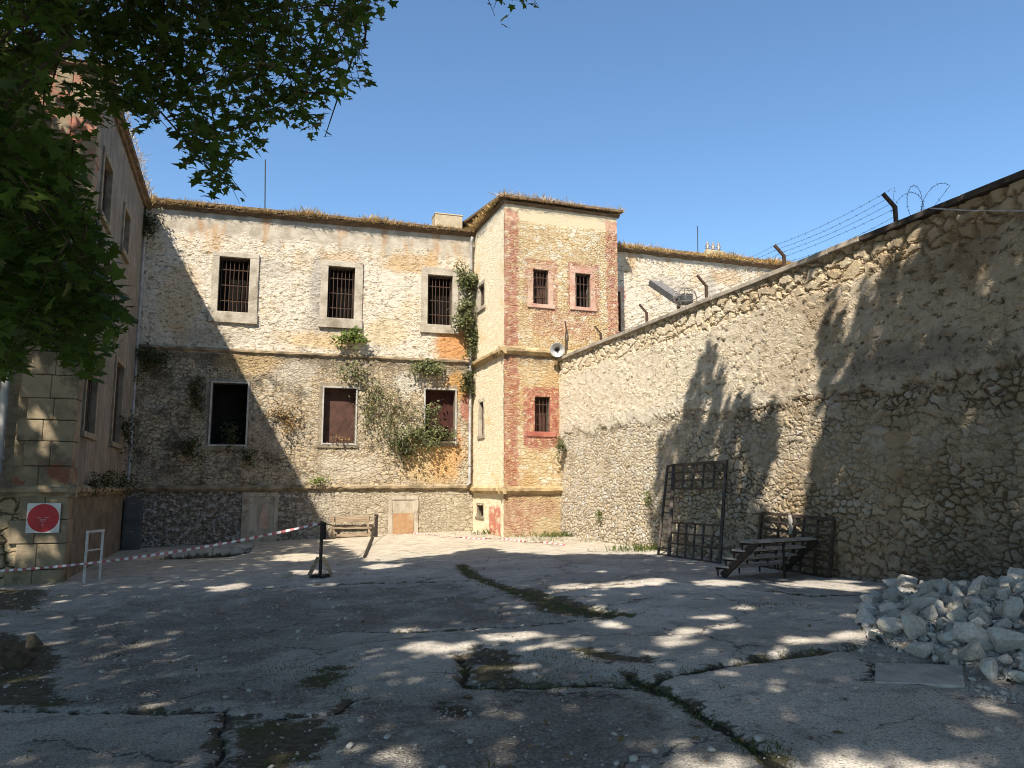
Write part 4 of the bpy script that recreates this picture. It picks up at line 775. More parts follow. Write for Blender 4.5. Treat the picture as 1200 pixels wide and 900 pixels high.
# ---------------------------------------------------------------- heap of white stones
HB = W2([(1003, 716), (1012, 748), (1060, 768), (1115, 782), (1165, 797), (1215, 806), (1330, 850)]) + [(9.2, .2), (WX - .1, .2), (WX - .1, 8.6)] + W2([(1062, 694), (1035, 694)])
def heap_h(x, y):
    ins = inpoly(x, y, HB); d = segdist(x, y, HB[-3:] + HB[:7]); return np.where(ins, np.minimum(.9, .12 + .25 * d), 0.0)
hx, hy = np.meshgrid(np.arange(4.8, WX - .02, .045), np.arange(.2, 9.4, .045), indexing='ij'); hz = gfun(hx, hy) + heap_h(hx, hy) * .95 + (fbm(hx * 3, hy * 3, 0, 3, 31) - .5) * .16 - .12
I = np.arange(hx.size).reshape(hx.shape); q = np.stack([I[:-1, :-1], I[1:, :-1], I[1:, 1:], I[:-1, 1:]], -1).reshape(-1, 4); k_ = inpoly(hx[:-1, :-1], hy[:-1, :-1], HB).ravel()
tag(np_mesh('rubble', np.stack([hx, hy, hz], -1).reshape(-1, 3), 4, M['rubblefill'], None, (0, 0, 0), q[k_], smooth=True), 'pale dusty rubble filling the core of the stone heap', 'rubble', kind='stuff')
ROCKS = [rock_mesh('rock_shape', 50 + i, 'rock', 3, 9 + i % 4, ((1.15, .95, .85), (1.2, .9, .8), (1.1, 1.05, .95), (1.15, 1.0, .8))[i % 4]) for i in range(16)]
placed = []
def put_rock(x, y, r, lift=.35, lab=None, grp=None, name='rubble_stone'):
    z = float(gfun(x, y)) + max(float(heap_h(np.array(x), np.array(y))) - .13, 0.0)
    o = bpy.data.objects.new(name, ROCKS[int(RNG.integers(16))]); COL.objects.link(o); o.location = (x, y, z + r * .42); o.scale = (r,) * 3
    o.rotation_euler = tuple(RNG.uniform(-.55, .55, 2)) + (float(RNG.uniform(0, 6.28)),); tag(o, lab, 'stone', grp); placed.append((x, y, r)); return o
front = np.array(HB[:6]); HL = 'pale limestone lump lying loose in the white rubble heap beside the boundary wall'
cand = []
def free(x, y, r, k): return all((x - a) ** 2 + (y - b) ** 2 > (k * (r + c)) ** 2 for a, b, c in placed)
# big ones round the foot, then middling, then small towards the wall
for (px, py, r, lb) in ((1150, 772, .25, 'largest grey angular boulder at the front foot of the white rubble heap'), (1196, 782, .23, 'boulder at the front foot of the heap cut by the right picture edge'), (1128, 768, .17, 'rounded grey stone at the heap foot just left of the largest boulder'), (1072, 700, .24, 'broad flat topped white rock lying on the left end of the heap'),
                        (1052, 690, .21, 'white block at the back left corner of the heap next to the wall foot'), (1108, 690, .24, 'big pale rock on the heap crest near the middle'), (1050, 748, .20, 'tan white rock at the left front foot of the heap'), (1085, 758, .22, 'brownish wide rock at the heap front left of the rounded grey stone'), (1022, 735, .22, 'dull earth stained rock at the left tip of the heap')):
    p = ghit(px, py); put_rock(p[0], p[1] + r * .5, r * .85, .8, lb, 'white stones heaped by the wall')
n = 9; tries = 0
for (cnt, lo, hi, kk, bias) in ((40, .12, .18, .80, 0), (110, .075, .12, .70, 0), (130, .045, .075, .60, 1)):
    got = 0; tries = 0
    while got < cnt and tries < 9000:
        tries += 1; x = RNG.uniform(4.9, WX - .1); y = RNG.uniform(2.6, 8.9)
        if not inpoly(np.array(x), np.array(y), HB): continue
        sx, sy, sz = proj(np.array([x, y, .2]))
        if sz < .5 or sx > 1235: continue
        d = float(segdist(np.array(x), np.array(y), HB[-3:] + HB[:7])); r = RNG.uniform(lo, hi)
        if d < r * .3: continue
        if cnt == 40 and RNG.random() < d * .45: continue
        if not free(x, y, r, kk): continue
        put_rock(x, y, r, .9, ('large ' if cnt == 40 else 'middle sized ' if cnt == 110 else 'small ') + HL, 'white stones heaped by the wall'); got += 1
for i, (px, py, r, lb) in enumerate(((1180, 745, .04, 0), (1010, 764, .035, 0), (985, 762, .03, 0), (1170, 860, .03, 0), (920, 817, .03, 0), (968, 819, .025, 0))):
    p = ghit(px, py); o = put_rock(p[0], p[1], r, .6, 'little white stone chip lying alone on the bare concrete in front of the heap', 'chips fallen from the heap')
# dark boulders at the left edge
for (px, py, r, lb) in ((12, 782, .30, 'dark earthy boulder half sunk at the left picture edge'), (38, 762, .19, 'smaller dark flat stone right of the sunken boulder'), (-30, 760, .3, 'dark rough stone behind the sunken boulder at the left edge')):
    p = ghit(px, py); o = put_rock(p[0], p[1], r, .25, lb, 'dark stones at the left edge', 'boulder'); o['category'] = 'boulder'; o.data = rock_mesh('boulder_shape', px + 100, 'darkstone', 3, 12, (1.1, .8, .6))
p = gpt(335, 677); m = MB(); m.hexa([(-.14, -.07, -.02), (.13, -.08, -.02), (.15, .07, -.02), (-.13, .08, -.02), (-.13, -.06, .10), (.12, -.07, .115), (.13, .06, .11), (-.12, .07, .095)]); m.v = [tuple(np.array(v) + p) for v in m.v]
tag(m.build('stone_block', M['surround'], None, p, bevel=.015), 'small squared stone block lying left of the tape post', 'stone')
# concrete access slab
c4 = [gpt(*q_) for q_ in ((1025, 805), (1131, 806), (1128, 782), (1026, 779))]; m = MB(); m.hexa([c - (0, 0, .05) for c in c4] + [c + (0, 0, .02) for c in c4])
tag(m.build('access_slab', M['concrete'], None, np.mean(c4, 0), bevel=.01), 'rectangular concrete access slab let into the yard in front of the white heap', 'slab')

# ---------------------------------------------------------------- scrap metal by the boundary wall
def grille(parent, name, TL, TR, BR, BL, cols, rows, mat, r=.014, fr=.02, rows_t=None):
    TL, TR, BR, BL = [np.array(p, float) for p in (TL, TR, BR, BL)]; m = MB()
    at = lambda u, v: (TL * (1 - u) + TR * u) * (1 - v) + (BL * (1 - u) + BR * u) * v
    for a, b in ((TL, TR), (BL, BR), (TL, BL), (TR, BR)): m.beam(a, b, fr * 2)
    o = m.build(name, M[mat], parent)
    m = MB()
    for c in cols: m.beam(at(c[0], c[1]), at(c[0], c[2]), r * 2)
    for v in rows: m.beam(at(v[1], v[0]), at(v[2], v[0]), r * 2)
    m.build('bars', M[mat], o); return o
g1 = {k: None for k in ()}

def at_wall(px, X):            # spot on the ground along that sight line, X metres east
    s = sight(px, 600); y = X * s[1] / s[0]; return np.array([X, y, float(gfun(X, y))])
BL = at_wall(783, 9.62); BR = at_wall(841, 9.62); wl = lambda x, y, o=.07: hit(x, y, (WX - o, 0, 0), (1, 0, 0))
TL = wl(790, 545, .12); TR = wl(851, 541, .12)
cage = thing('metal_cage_frame', 'tall rusty metal cage frame with barred top and base leaning on the boundary wall', 'metal frame', (BL + BR) / 2)
cols = [(k / 5, 0, .27) for k in range(1, 5)] + [(k / 6, .64, 1) for k in range(1, 6)]; rows = [(v, 0, 1) for v in (.09, .18, .27, .64, .75, .86)]
grille(cage, 'front_grille', TL, TR, BR, BL, cols, rows, 'rustgrid', .019, .03)
dv = np.array([.0, .62, .0]); SL = BL + np.array([-.05, .42, .02]); ST = TL + np.array([.02, .34, -.02])
grille(cage, 'side_ladder', ST, TL + (-.01, .03, 0), BL + (-.01, .03, 0), SL, [], [(k / 13, 0, 1) for k in range(1, 13)], 'rustgrid', .016, .024)
m = MB(); m.beam(TR + (0, 0, -.02), TR + np.array([.12, .3, -.05]), .035); m.beam(BR + (0, .03, .05), BR + np.array([.25, .5, .05]), .03); m.build('strut', M['iron'], cage)
BL = at_wall(884, 10.05); BR = at_wall(968, 10.05); TL = wl(893, 601, .10); TR = wl(977, 609, .10)
gr2 = thing('metal_grille', 'low grey barred metal grille leaning on the wall behind the tipped steps', 'metal grille', (BL + BR) / 2)
grille(gr2, 'frame', TL, TR, BR, BL, [(.27, 0, 1), (.5, 0, 1), (.62, 0, 1), (.8, 0, 1)], [(k / 7, 0, 1) for k in range(1, 7)], 'rustgrid', .018, .028)
m = MB(); a_ = TL * .55 + TR * .45; m.beam(a_ + (-.04, 0, .02), a_ + np.array([-.06, -.02, -.34]), .07, .03); m.build('latch_plate', M['palemetal'], gr2)
# tipped steps
P0 = gpt(847, 677); Wd = np.array([.97, .243, 0]); D = np.array([.243, -.97, 0]); Wl = 1.68; Zv = np.array([0, 0, 1.0])
st_ = thing('metal_steps', 'short dark steel staircase with four wide plank treads standing before the leaning grille', 'steps', P0)
rise, run = .155, .19
m = MB()
for wv in (0, 1): m = MB(); m.beam(P0 + Wd * Wl * wv + Zv * .03, P0 + Wd * Wl * wv + D * run * 3.9 + Zv * (rise * 4.1), .05, .12); m.build('stringer', M['steel'], st_)
for k in range(4):
    m = MB(); z_ = rise * (k + 1) + .02; a_ = P0 + D * (run * k - .12) - Wd * .04 + Zv * z_; m.box(a_, Wd * (Wl + .08), D * .29, Zv * .035); tr_ = m.build('tread', M['tread'], st_, bevel=.005)
    m = MB(); m.beam(a_ + D * .01 - Zv * .02, a_ + D * .01 - Zv * .02 + Wd * (Wl + .08), .03, .045)
    for wv in (.0, .34, .68, 1.0): b_ = a_ + D * .02 + Wd * (Wl * wv + .03); m.beam(b_, b_ - Zv * (rise * .95), .022)
    m.build('riser_frame', M['steel'], st_)
m = MB(); a_ = P0 + D * run * 3.4 + Wd * Wl * .52; m.beam(a_ + Zv * .6, a_ - Zv * .02, .03); m.build('support_leg', M['steel'], st_)

# ---------------------------------------------------------------- barrier post, tapes, rod, bench
pb = gpt(375, 677); ptop = hit(375, 611, (0, pb[1], 0), (0, 1, 0))[2]
post = thing('barrier_post', 'thin black post on a wooden cross foot holding up the barrier tape', 'post', pb)
m = MB(); m.tube([pb + (0, 0, .03), pb + (0.005, 0, ptop - pb[2])], .035, 10); m.build('pole', M['steel'], post, smooth=False)
m = MB(); m.beam(pb + (-.2, -.05, .035), pb + (.2, .05, .035), .09, .055); m.beam(pb + (.06, -.2, .033), pb + (-.06, .2, .033), .09, .05); m.build('foot', M['steel'], post)
for sx in (-1, 1): m = MB(); m.beam(pb + (.22 * sx, -.05, .05), pb + (.045 * sx, -.02, .40), .05, .07); m.build('brace', M['planks'], post)
m = MB(); m.beam(pb + (.07, .06, ptop - pb[2] - .36), pb + (.07, .06, ptop - pb[2] - .02), .05); m.beam(pb + (-.06, 0, ptop - pb[2] - .06), pb + (.10, .05, ptop - pb[2] - .06), .03); m.build('bracket', M['steel'], post)
def tape(name, pts, wd, label, step=.16, up=(0, 0, 1), twist=0.5):
    pts = [np.array(p, float) for p in pts]; out = []
    for a, b in zip(pts[:-1], pts[1:]):
        k = max(1, int(np.linalg.norm(b - a) / step)); out += [a + (b - a) * i / k for i in range(k)]
    out.append(pts[-1]); m = MB(); U = np.array(up, float); prev = None
    for i, p in enumerate(out):
        t = out[min(i + 1, len(out) - 1)] - out[max(i - 1, 0)]; t /= np.linalg.norm(t); a = twist * math.sin(i * .37) + .2 * math.sin(i * 1.3)
        s = np.cross(t, U); s /= np.linalg.norm(s) + 1e-9; v = U * math.cos(a) + s * math.sin(a); cur = (p - v * wd / 2, p + v * wd / 2)
        if prev: m.face([prev[0], cur[0], cur[1], prev[1]], 1 if (i // 1) % 2 else 0)
        prev = cur
    o = m.build(name, [M['tape_w'], M['tape_r']], None, pts[0]); md = o.modifiers.new('thickness', 'SOLIDIFY'); md.thickness = .002; return tag(o, label, 'barrier tape')
A = np.array([pb[0], pb[1], ptop - .03]); wx_, wz_ = on_wfront(3, 668); B = np.array([wx_, GY - .16, wz_])
sag = lambda t, s: A + (B - A) * t - np.array([0, 0, s * 4 * t * (1 - t)])
tape('barrier_tape', [sag(t, .14) for t in np.linspace(0, 1, 25)] + [B + np.array([-1.5, -.02, -.05])], .048, 'red and white barrier tape stretched from the post to the wing', .085)
fp = [gpt(*p) + np.array([0, 0, .03 + .02 * (i % 2)]) for i, p in enumerate(((460, 622), (482, 626), (500, 627), (530, 631), (560, 632), (590, 634), (622, 637), (640, 638), (662, 640)))]
tape('fallen_tape', fp, .045, 'red and white tape lying slack on the sunlit ground before the tower', .10, (0, 0, 1), 1.3)
a, b = gpt(437, 629), gpt(427, 654); m = MB(); m.tube([a + (0, 0, .05), (a + b) / 2 + (0, 0, .06), b + (0, 0, .03)], .035, 8); tag(m.build('metal_rod', M['steel'], None, (a + b) / 2), 'dark rod lying on the sunlit ground beyond the tape post', 'rod')
bc = gpt(409, 629); uL = on_facade(386, 620)[0]; uR = on_facade(432, 620)[0]; zb = float(gfun(*fpt((uL + uR) / 2, 0, .6)[:2]))
bench = thing('wooden_bench', 'low weathered plank bench standing against the sunlit plinth of the rear building', 'bench', fpt((uL + uR) / 2, zb, .6))
bp = lambda u, v, o: fpt(u, v + zb, o)
m = MB(); m.box(bp(uL, .52, .25), FD * (uR - uL), (0, 0, .2), FN * .04); m.build('backrest', M['planks'], bench, bevel=.006)
m = MB(); m.box(bp(uL - .02, .30, .32), FD * (uR - uL + .04), (0, 0, .05), FN * .36); m.build('seat', M['planks'], bench, bevel=.006)
m = MB(); m.box(bp(uL, .04, .5), FD * (uR - uL), (0, 0, .09), FN * .05); m.build('foot_rail', M['planks'], bench, bevel=.006)
for u in (uL + .06, uR - .1): m = MB(); m.box(bp(u, 0, .30), FD * .07, (0, 0, .74), FN * .06); m.box(bp(u, 0, .60), FD * .07, (0, 0, .298), FN * .06); m.build('leg', M['planks'], bench)
b2 = fpt(uR + .14, 0, .95); b2[2] = float(gfun(b2[0], b2[1])); m = MB(); m.tube([b2 - (0, 0, .03), b2 + (0, 0, .72)], .06, 9); m.tube([b2 + (0, 0, .70), b2 + (0, 0, .76)], .075, 9)
tag(m.build('short_post', M['steel'], None, b2), 'stubby dark post right of the plank bench', 'post')
pts = [A + np.array([.05, .05, -.01])] + [A + (b2 + (0, 0, .7) - A) * t + np.array([0, 0, -.35 * 4 * t * (1 - t) * .6]) for t in (.15, .3, .45, .6, .75, .9)] + [b2 + np.array([0, 0, .7])]
m = MB(); m.tube(pts, .012, 5); tag(m.build('rope', M['planks'], None, pts[3]), 'slack thin rope hanging from the tape post to the stubby post', 'rope')

# ---------------------------------------------------------------- sign, stand, cabinet at the wing
sa, sb = on_wfront(33, 607), on_wfront(72, 607); z0, z1 = on_wfront(52, 624)[1], on_wfront(52, 589.5)[1]; yS = GY - .135; xc = (sa[0] + sb[0]) / 2; zc = (z0 + z1) / 2
sign = thing('notice_sign', 'square white board with a big red disc fixed to the stone corner pier', 'sign', (xc, yS, zc))
m = MB(); m.box((sa[0], yS - .012, z0), (sb[0] - sa[0], 0, 0), (0, .02, 0), (0, 0, z1 - z0)); m.build('board', M['white'], sign, bevel=.003)
R_ = (z1 - z0) * .475; m = MB(); k = 48; ring = [(xc + R_ * math.cos(2 * math.pi * i / k), yS - .016, zc + R_ * math.sin(2 * math.pi * i / k)) for i in range(k)]; m.face(ring[::1]); m.face([(x, y + .004, z) for x, y, z in ring][::-1])
for i in range(k): j = (i + 1) % k; m.face([ring[i], (ring[i][0], ring[i][1] + .004, ring[i][2]), (ring[j][0], ring[j][1] + .004, ring[j][2]), ring[j]])
disc = m.build('red_disc', M['red'], sign)
for (u, v, ww, hh_) in ((-.28, .02, .24, .022), (.22, .02, .26, .022), (-.02, -.13, .44, .026), (-.02, -.22, .36, .026), (0, -.42, .05, .05), (0, -.54, .05, .05)):
    m = MB(); m.box((xc + (u - ww / 2) * R_, yS - .0185, zc + (v - hh_ / 2) * R_), (ww * R_, 0, 0), (0, .002, 0), (0, 0, hh_ * R_)); m.build('text_line', M['tape_w'], disc)
c0 = gpt(98, 684); stand = thing('metal_stand', 'narrow white painted metal frame standing beside the wing corner', 'metal stand', c0)
h0 = hit(98, 622, (0, c0[1], 0), (0, 1, 0))[2] - c0[2]
for k, (dx, dy) in enumerate(((0, 0), (.22, .45))):
    m = MB(); m.beam(c0 + (dx, dy, 0), c0 + np.array([dx + .01, dy - .03, h0 - k * .03]), .045); m.build('leg', M['whitemetal'], stand)
m = MB(); m.beam(c0 + (.01, -.06, h0 - .02), c0 + np.array([.24, .44, h0 - .02]), .045); m.beam(c0 + (.01, 0, h0 * .62), c0 + np.array([.22, .44, h0 * .62]), .03); m.build('crossbar', M['whitemetal'], stand)
cb = gpt(128, 646); yC = cb[1]; xl = hit(125, 640, (0, yC, 0), (0, 1, 0))[0]; xr = hit(163, 640, (0, yC, 0), (0, 1, 0))[0]; zt = hit(140, 586.5, (0, yC, 0), (0, 1, 0))[2]
cab = thing('metal_cabinet', 'dark grey metal cabinet standing in the corner between wing and rear building', 'cabinet', (xl, yC, cb[2]))
xl = max(xl, GX + .03); Hc = zt - cb[2] + .1; m = MB(); m.box((xl, yC, cb[2] - .1), (xr - xl, 0, 0), (0, .5, 0), (0, 0, Hc)); m.build('body', M['cabinet'], cab, bevel=.012)
for k in range(2): m = MB(); w_ = (xr - xl) - .1; m.box((xl + .05, yC - .018, cb[2] + .08 + k * Hc * .52), (w_, 0, 0), (0, .017, 0), (0, 0, Hc * .44 - .02)); dr = m.build('door', M['cabinet'], cab, bevel=.006); m = MB(); m.box((xl + w_ * .35, yC - .035, cb[2] + .08 + k * Hc * .52 + Hc * .3), (w_ * .4, 0, 0), (0, .016, 0), (0, 0, .03)); m.build('handle', M['greysteel'], dr)

# ---------------------------------------------------------------- barbed wire, posts and fittings along the boundary wall
XP = WX + .22; ct = WTOP + .055; posts = []
for i, (px, py, ph, lb) in enumerate(((704, 397, .62, 'farthest and shortest bent rusty post, in front of the tower corner'), (758, 376.5, .66, 'bent rusty post on the coping left of the floodlight'), (828, 350, .72, 'bent rusty post on the coping right of the floodlight'), (919, 309, .62, 'bent rusty wire post against the sky where the far roof ends'), (1050, 259.5, .66, 'nearest bent rusty wire post, beside the loose wire coil'))):
    y = hit(px, py, (XP, 0, 0), (1, 0, 0))[1]; b = np.array([XP, y, ct - .05]); o = b + np.array([0, 0, ph * .68]); t = o + np.array([-.18 * ph / .62, .06, ph * .34])
    pt = thing('wire_post', lb, 'post', b, 'bent iron posts along the wall top')
    m = MB(); m.beam(b, o, .06, .05); m.beam(o - (0, 0, .02), t, .058, .048); m.build('pole', M['iron'], pt)
    m = MB()
    for f in (.25, .5, .75): q = o + (t - o) * f; m.tube([q - (0, .035, 0), q + (0, .035, 0)], .012, 5)
    m.build('hook', M['steel'], pt); posts.append((b, o, t))
def barbed(pts, name, label, r=.0032, group=None, every=.14):
    m = MB(); m.tube(pts, r, 4)
    for a, b in zip(pts[:-1], pts[1:]):
        L = np.linalg.norm(np.array(b) - a); k = max(1, int(L / every))
        for i in range(k):
            p = a + (np.array(b) - a) * (i + .5) / k; e = RNG.normal(0, 1, 3); e /= np.linalg.norm(e); m.tube([p - e * .03, p + e * .03], .003, 3, cap=False)
    return tag(m.build(name, M['steel'], None, pts[0]), label, 'barbed wire', group)
sp = lambda k, f: (posts[k][1] + (posts[k][2] - posts[k][1]) * (f - .5) * 2) if f > .5 else posts[k][0] + (posts[k][1] - posts[k][0]) * f * 2
for f, nm in ((.98, 'topmost strand of barbed wire between the bent wall posts'), (.80, 'second strand from the top of the barbed wire between the wall posts'), (.62, 'third strand from the top of the barbed wire between the wall posts'), (.45, 'third strand from the bottom of the barbed wire between the wall posts'), (.3, 'second strand from the bottom of the barbed wire between wall posts'), (.14, 'lowest strand of barbed wire just above the coping')):
    pts = []
    ks = [4, 3, 2, 1, 0] if f in (.98, .62, .3) else [4, 3, 2]
    for ka, kb in zip(ks[:-1], ks[1:]):
        a, b = sp(ka, f), sp(kb, f); s_ = RNG.uniform(.03, .09)
        for t in np.linspace(0, 1, 8)[:-1]: pts.append(a + (b - a) * t - np.array([0, 0, s_ * 4 * t * (1 - t)]))
    pts.append(sp(ks[-1], f)); barbed(pts, 'barbed_wire', nm, group='barbed wire strands over the boundary wall')
ce = hit(1088, 246, (XP, 0, 0), (1, 0, 0)); pts = []
for i in range(60):
    t = i / 59; a = t * 2 * math.pi * 2.4; r = .29 - .09 * t; y = posts[4][0][1] - .15 - t * .75; pts.append(np.array([XP - .06 + .18 * math.sin(a * .5), y + r * math.cos(a) * .6, ct + .28 + r * math.sin(a)]))
pts = [sp(4, .98), sp(4, .98) + np.array([0, -.25, .03])] + pts + [ce + np.array([0, 0, -.06])]; barbed(pts, 'wire_coil', 'loose looping coil of barbed wire beyond the nearest bent post', group=None)
pa, pe = hit(1090, 244, (WX - .14, 0, 0), (1, 0, 0)), hit(1200, 247, (WX - .16, 0, 0), (1, 0, 0)); m = MB(); m.tube([pa, pa * .6 + pe * .4 - (0, 0, .02), pe, pe + np.array([0, -3, -.35])], .011, 6)
tag(m.build('cable', M['whitemetal'], None, pa), 'pale cable strung along the face of the wall just below the coping', 'cable')
# floodlight in a wire cage
XF = WX + .55; q1, q2 = hit(766, 333, (XF, 0, 0), (1, 0, 0)), hit(797, 354, (XF, 0, 0), (1, 0, 0)); fb = np.array([XF, q2[1], ct])
fl = thing('floodlight', 'tilted grey floodlight with a bent wire cage on the wall beside the tower', 'floodlight', fb)
dq = (q2 - q1) / np.linalg.norm(q2 - q1); side = np.array([1, 0, 0]); nq = np.cross(side, dq); nq = nq if nq[2] > 0 else -nq
m = MB(); m.box(q1 - side * .16 - nq * .05, dq * np.linalg.norm(q2 - q1), side * .36, nq * .16); m.build('housing', M['greysteel'], fl, bevel=.015)
m = MB(); m.box(q1 - side * .17 - nq * .052 + dq * .02, dq * (np.linalg.norm(q2 - q1) - .04), side * .012, nq * .164); m.build('lens', M['cabinet'], fl)
m = MB(); m.beam(q2 - dq * .15, fb - (0, 0, .1), .06); m.build('mount', M['iron'], fl)
kc = hit(803, 349, (XF, 0, 0), (1, 0, 0)); m = MB()
for a in np.linspace(0, math.pi, 6)[:-1]:
    e1 = np.array([math.cos(a), math.sin(a) * .6, 0]); m.tube([kc + .34 * (e1 * math.cos(t) + np.array([0, 0, 1.0]) * math.sin(t) * .8) for t in np.linspace(0, 2 * math.pi, 17)], .008, 4, cap=False)
for zz in (-.14, 0, .14):
    rr = .34 * math.sqrt(1 - (zz / .28) ** 2); m.tube([kc + np.array([rr * math.cos(t), rr * .8 * math.sin(t), zz]) for t in np.linspace(0, 2 * math.pi, 17)], .008, 4, cap=False)
m.build('wire_cage', M['greysteel'], fl)
m = MB(); m.box(kc + (-.14, -.16, -.16), (.28, 0, 0), (0, .32, 0), (0, 0, .24)); m.build('control_box', M['cabinet'], fl, bevel=.01)
# loudspeaker horn
hc = hit(653, 410, (0, TY - .42, 0), (0, 1, 0)); hd = np.array([-.35, -.90, -.22]); hd /= np.linalg.norm(hd)
sp_ = thing('loudspeaker', 'grey horn loudspeaker on a thin pipe at the tower corner above the wall', 'loudspeaker', hc)
m = MB(); prof = [(-.34, .05), (-.22, .055), (-.12, .075), (-.04, .12), (.02, .19), (.05, .235), (.055, .25)]
m.tube([hc + hd * a for a, r in prof], [r for a, r in prof], 20, cap=False); m.tube([hc + hd * a for a, r in prof[::-1]], [r - .008 for a, r in prof[::-1]], 20, cap=False); m.tube([hc + hd * .055, hc + hd * .062], [.25, .242], 20, cap=False); m.build('horn', M['horn'], sp_, smooth=True)
m = MB(); m.tube([hc - hd * .44, hc - hd * .30], .085, 14); m.build('driver', M['greysteel'], sp_)
m = MB(); m.tube([hc - hd * .10, hc + hd * .0], [.045, .03], 10); m.build('phase_plug', M['inside'], sp_)
pl = hit(663, 412, (0, TY - .16, 0), (0, 1, 0)); m = MB(); m.tube([pl + (0, 0, -.12), pl + (0, 0, .55), pl + (.02, -.02, .78), pl + (-.03, -.04, 1.05)], .028, 8); m.beam(hc - hd * .3, pl + (0, 0, .12), .035); m.build('bracket', M['iron'], sp_)
# roof aerials and insulators
for (px, y0_, y1_, d_, lb) in ((311, 250, 187, 31, 'thin mast standing on the rear roof left of the first barred window'), (817.5, 300, 265, 32, 'thin mast on the far right roof beside the insulators')):
    a = hit(px, y0_, (0, d_, 0), (0, 1, 0)); b = hit(px, y1_, (0, d_, 0), (0, 1, 0)); m = MB(); m.tube([a - (0, 0, .6), b], .022, 7); m.tube([a + (0, 0, -.1), a + (0, 0, .1)], .06, 7); tag(m.build('roof_mast', M['steel'], None, a), lb, 'mast', 'masts on the rear roof')
ic = hit(837, 297, (0, 26.6, 0), (0, 1, 0)); ins = thing('insulator_rack', 'small rack with white insulators on the far right roof edge', 'insulator rack', ic)
m = MB(); m.box(ic + (-.42, -.1, -.5), (.9, 0, 0), (0, .25, 0), (0, 0, .62)); m.build('rack', M['chimney'], ins, bevel=.03)
for dx in (-.32, -.05, .22): m = MB(); m.tube([ic + (dx, 0, .1), ic + (dx, 0, .2), ic + (dx, 0, .22), ic + (dx, 0, .3), ic + (dx, 0, .32), ic + (dx, 0, .46)], [.04, .1, .05, .11, .05, .06], 10); m.build('insulator', M['greysteel'], ins, smooth=True)

# ---------------------------------------------------------------- plants on the walls
def wall_plant(name, label, c, n, ru, rv, ro, nl, ls, mat='shrub', along=None, droop=.5, stems=7, group=None, sparse=False):
    """A clump rooted at c on a wall with outward normal n: leaves through a half ellipsoid ru x rv x ro."""
    n = np.array(n, float); d = along if along is not None else np.cross((0, 0, 1.0), n); c = np.array(c, float)
    t = thing(name, label, 'plant', c, group); m = MB(); tips = []
    for i in range(stems):
        a = RNG.uniform(0, 6.28); e = RNG.uniform(.5, 1.0); q = c + d * ru * e * math.cos(a) + np.array([0, 0, rv * e * math.sin(a) - droop * .2 * rv]) + n * ro * RNG.uniform(.3, .9)
        mid = (c + q) / 2 + n * ro * .3 + np.array([0, 0, .06]); m.tube([c - n * .05, mid, q], [.012, .008, .004], 5); tips += [c + (q - c) * f + (mid - (c + q) / 2) * 4 * f * (1 - f) for f in np.linspace(.25, 1.05, 7)]
    m.build('stem', M['driedleaf'] if sparse else M['twig'], t)
    tips = np.array(tips); P = tips[RNG.integers(len(tips), size=nl)] + RNG.normal(0, 1, (nl, 3)) * np.array([ru, ru * .8, rv]) * (.13 if sparse else .22)
    dep = (P - c) @ n; P = P + n[None] * np.maximum(.03 - dep, 0)[:, None]
    V = leaves(P, RNG.uniform(.6, 1.2, nl) * ls, LEAF_OVAL, .8, down=(0, 0, -droop), nrm=n * .6 + np.array([0, 0, .6])); np_mesh('foliage', V, len(LEAF_OVAL), M[mat], t)
    return t
def fp_(px, py, o=.05): u, v = on_facade(px, py); return fpt(u, v, o)
N_ = FN
wall_plant('wall_shrub', 'grey green bush high in the corner beside the tower, topmost of the column of bushes', fp_(541, 330), N_, .50, .55, .55, 750, .13)
wall_plant('wall_shrub', 'broad grey green bush right of the third barred window sill', fp_(545, 371), N_, .62, .60, .6, 950, .13)
wall_plant('wall_shrub', 'hanging bush just above the string course in the tower corner', fp_(553, 402), N_, .40, .62, .5, 700, .12)
wall_plant('wall_shrub', 'small dark bush below the string course by the corner rain pipe', fp_(547, 450), N_, .34, .42, .4, 420, .11, 'shrub_dark')
wall_plant('wall_shrub', 'thin grey bush growing up the tower side above its string course', fp_(549, 352), N_, .25, .8, .4, 300, .1)
wall_plant('leafy_weed', 'bright green leafy plant on the string course below the middle barred window', fp_(413, 402), N_, .55, .42, .45, 300, .17, 'bright', droop=-.4)
wall_plant('leafy_weed', 'straggling pale weed hanging below the string course under the bright plant', fp_(416, 437), N_, .75, .45, .4, 240, .11, 'shrub', sparse=True)
wall_plant('wall_shrub', 'grey green bush hanging from the string course above the overgrown window', fp_(500, 430), N_, .72, .42, .4, 620, .12)
wall_plant('creeper', 'dense shrub spreading from the sill of the overgrown lower window', fp_(497, 512), N_, 1.0, .5, .5, 760, .12, 'shrub')
wall_plant('creeper', 'shrub sprouting inside the opening of the overgrown lower window', fp_(505, 486), N_, .35, .65, .35, 330, .11, 'shrub')
wall_plant('creeper', 'low leafy growth along the right end of the overgrown window sill', fp_(524, 511), N_, .45, .3, .35, 220, .11, 'shrub')
wall_plant('creeper', 'leafy mass hanging left of and below the overgrown window', fp_(474, 522), N_, .65, .55, .5, 420, .12, 'shrub_dark')
wall_plant('dry_creeper', 'sparse half dry creeper spread over the wall left of the overgrown window', fp_(462, 488), N_, 1.35, 1.35, .3, 800, .085, 'shrub', stems=16, sparse=True)
wall_plant('dry_creeper', 'dry creeper spread over the wall between the left and middle lower windows', fp_(338, 490), N_, .95, .85, .25, 520, .09, 'driedleaf', stems=14, sparse=True)
wall_plant('dry_creeper', 'thin dry creeper climbing right of the red brown panel window', fp_(436, 470), N_, .55, 1.1, .25, 480, .09, 'shrub', stems=10, sparse=True)
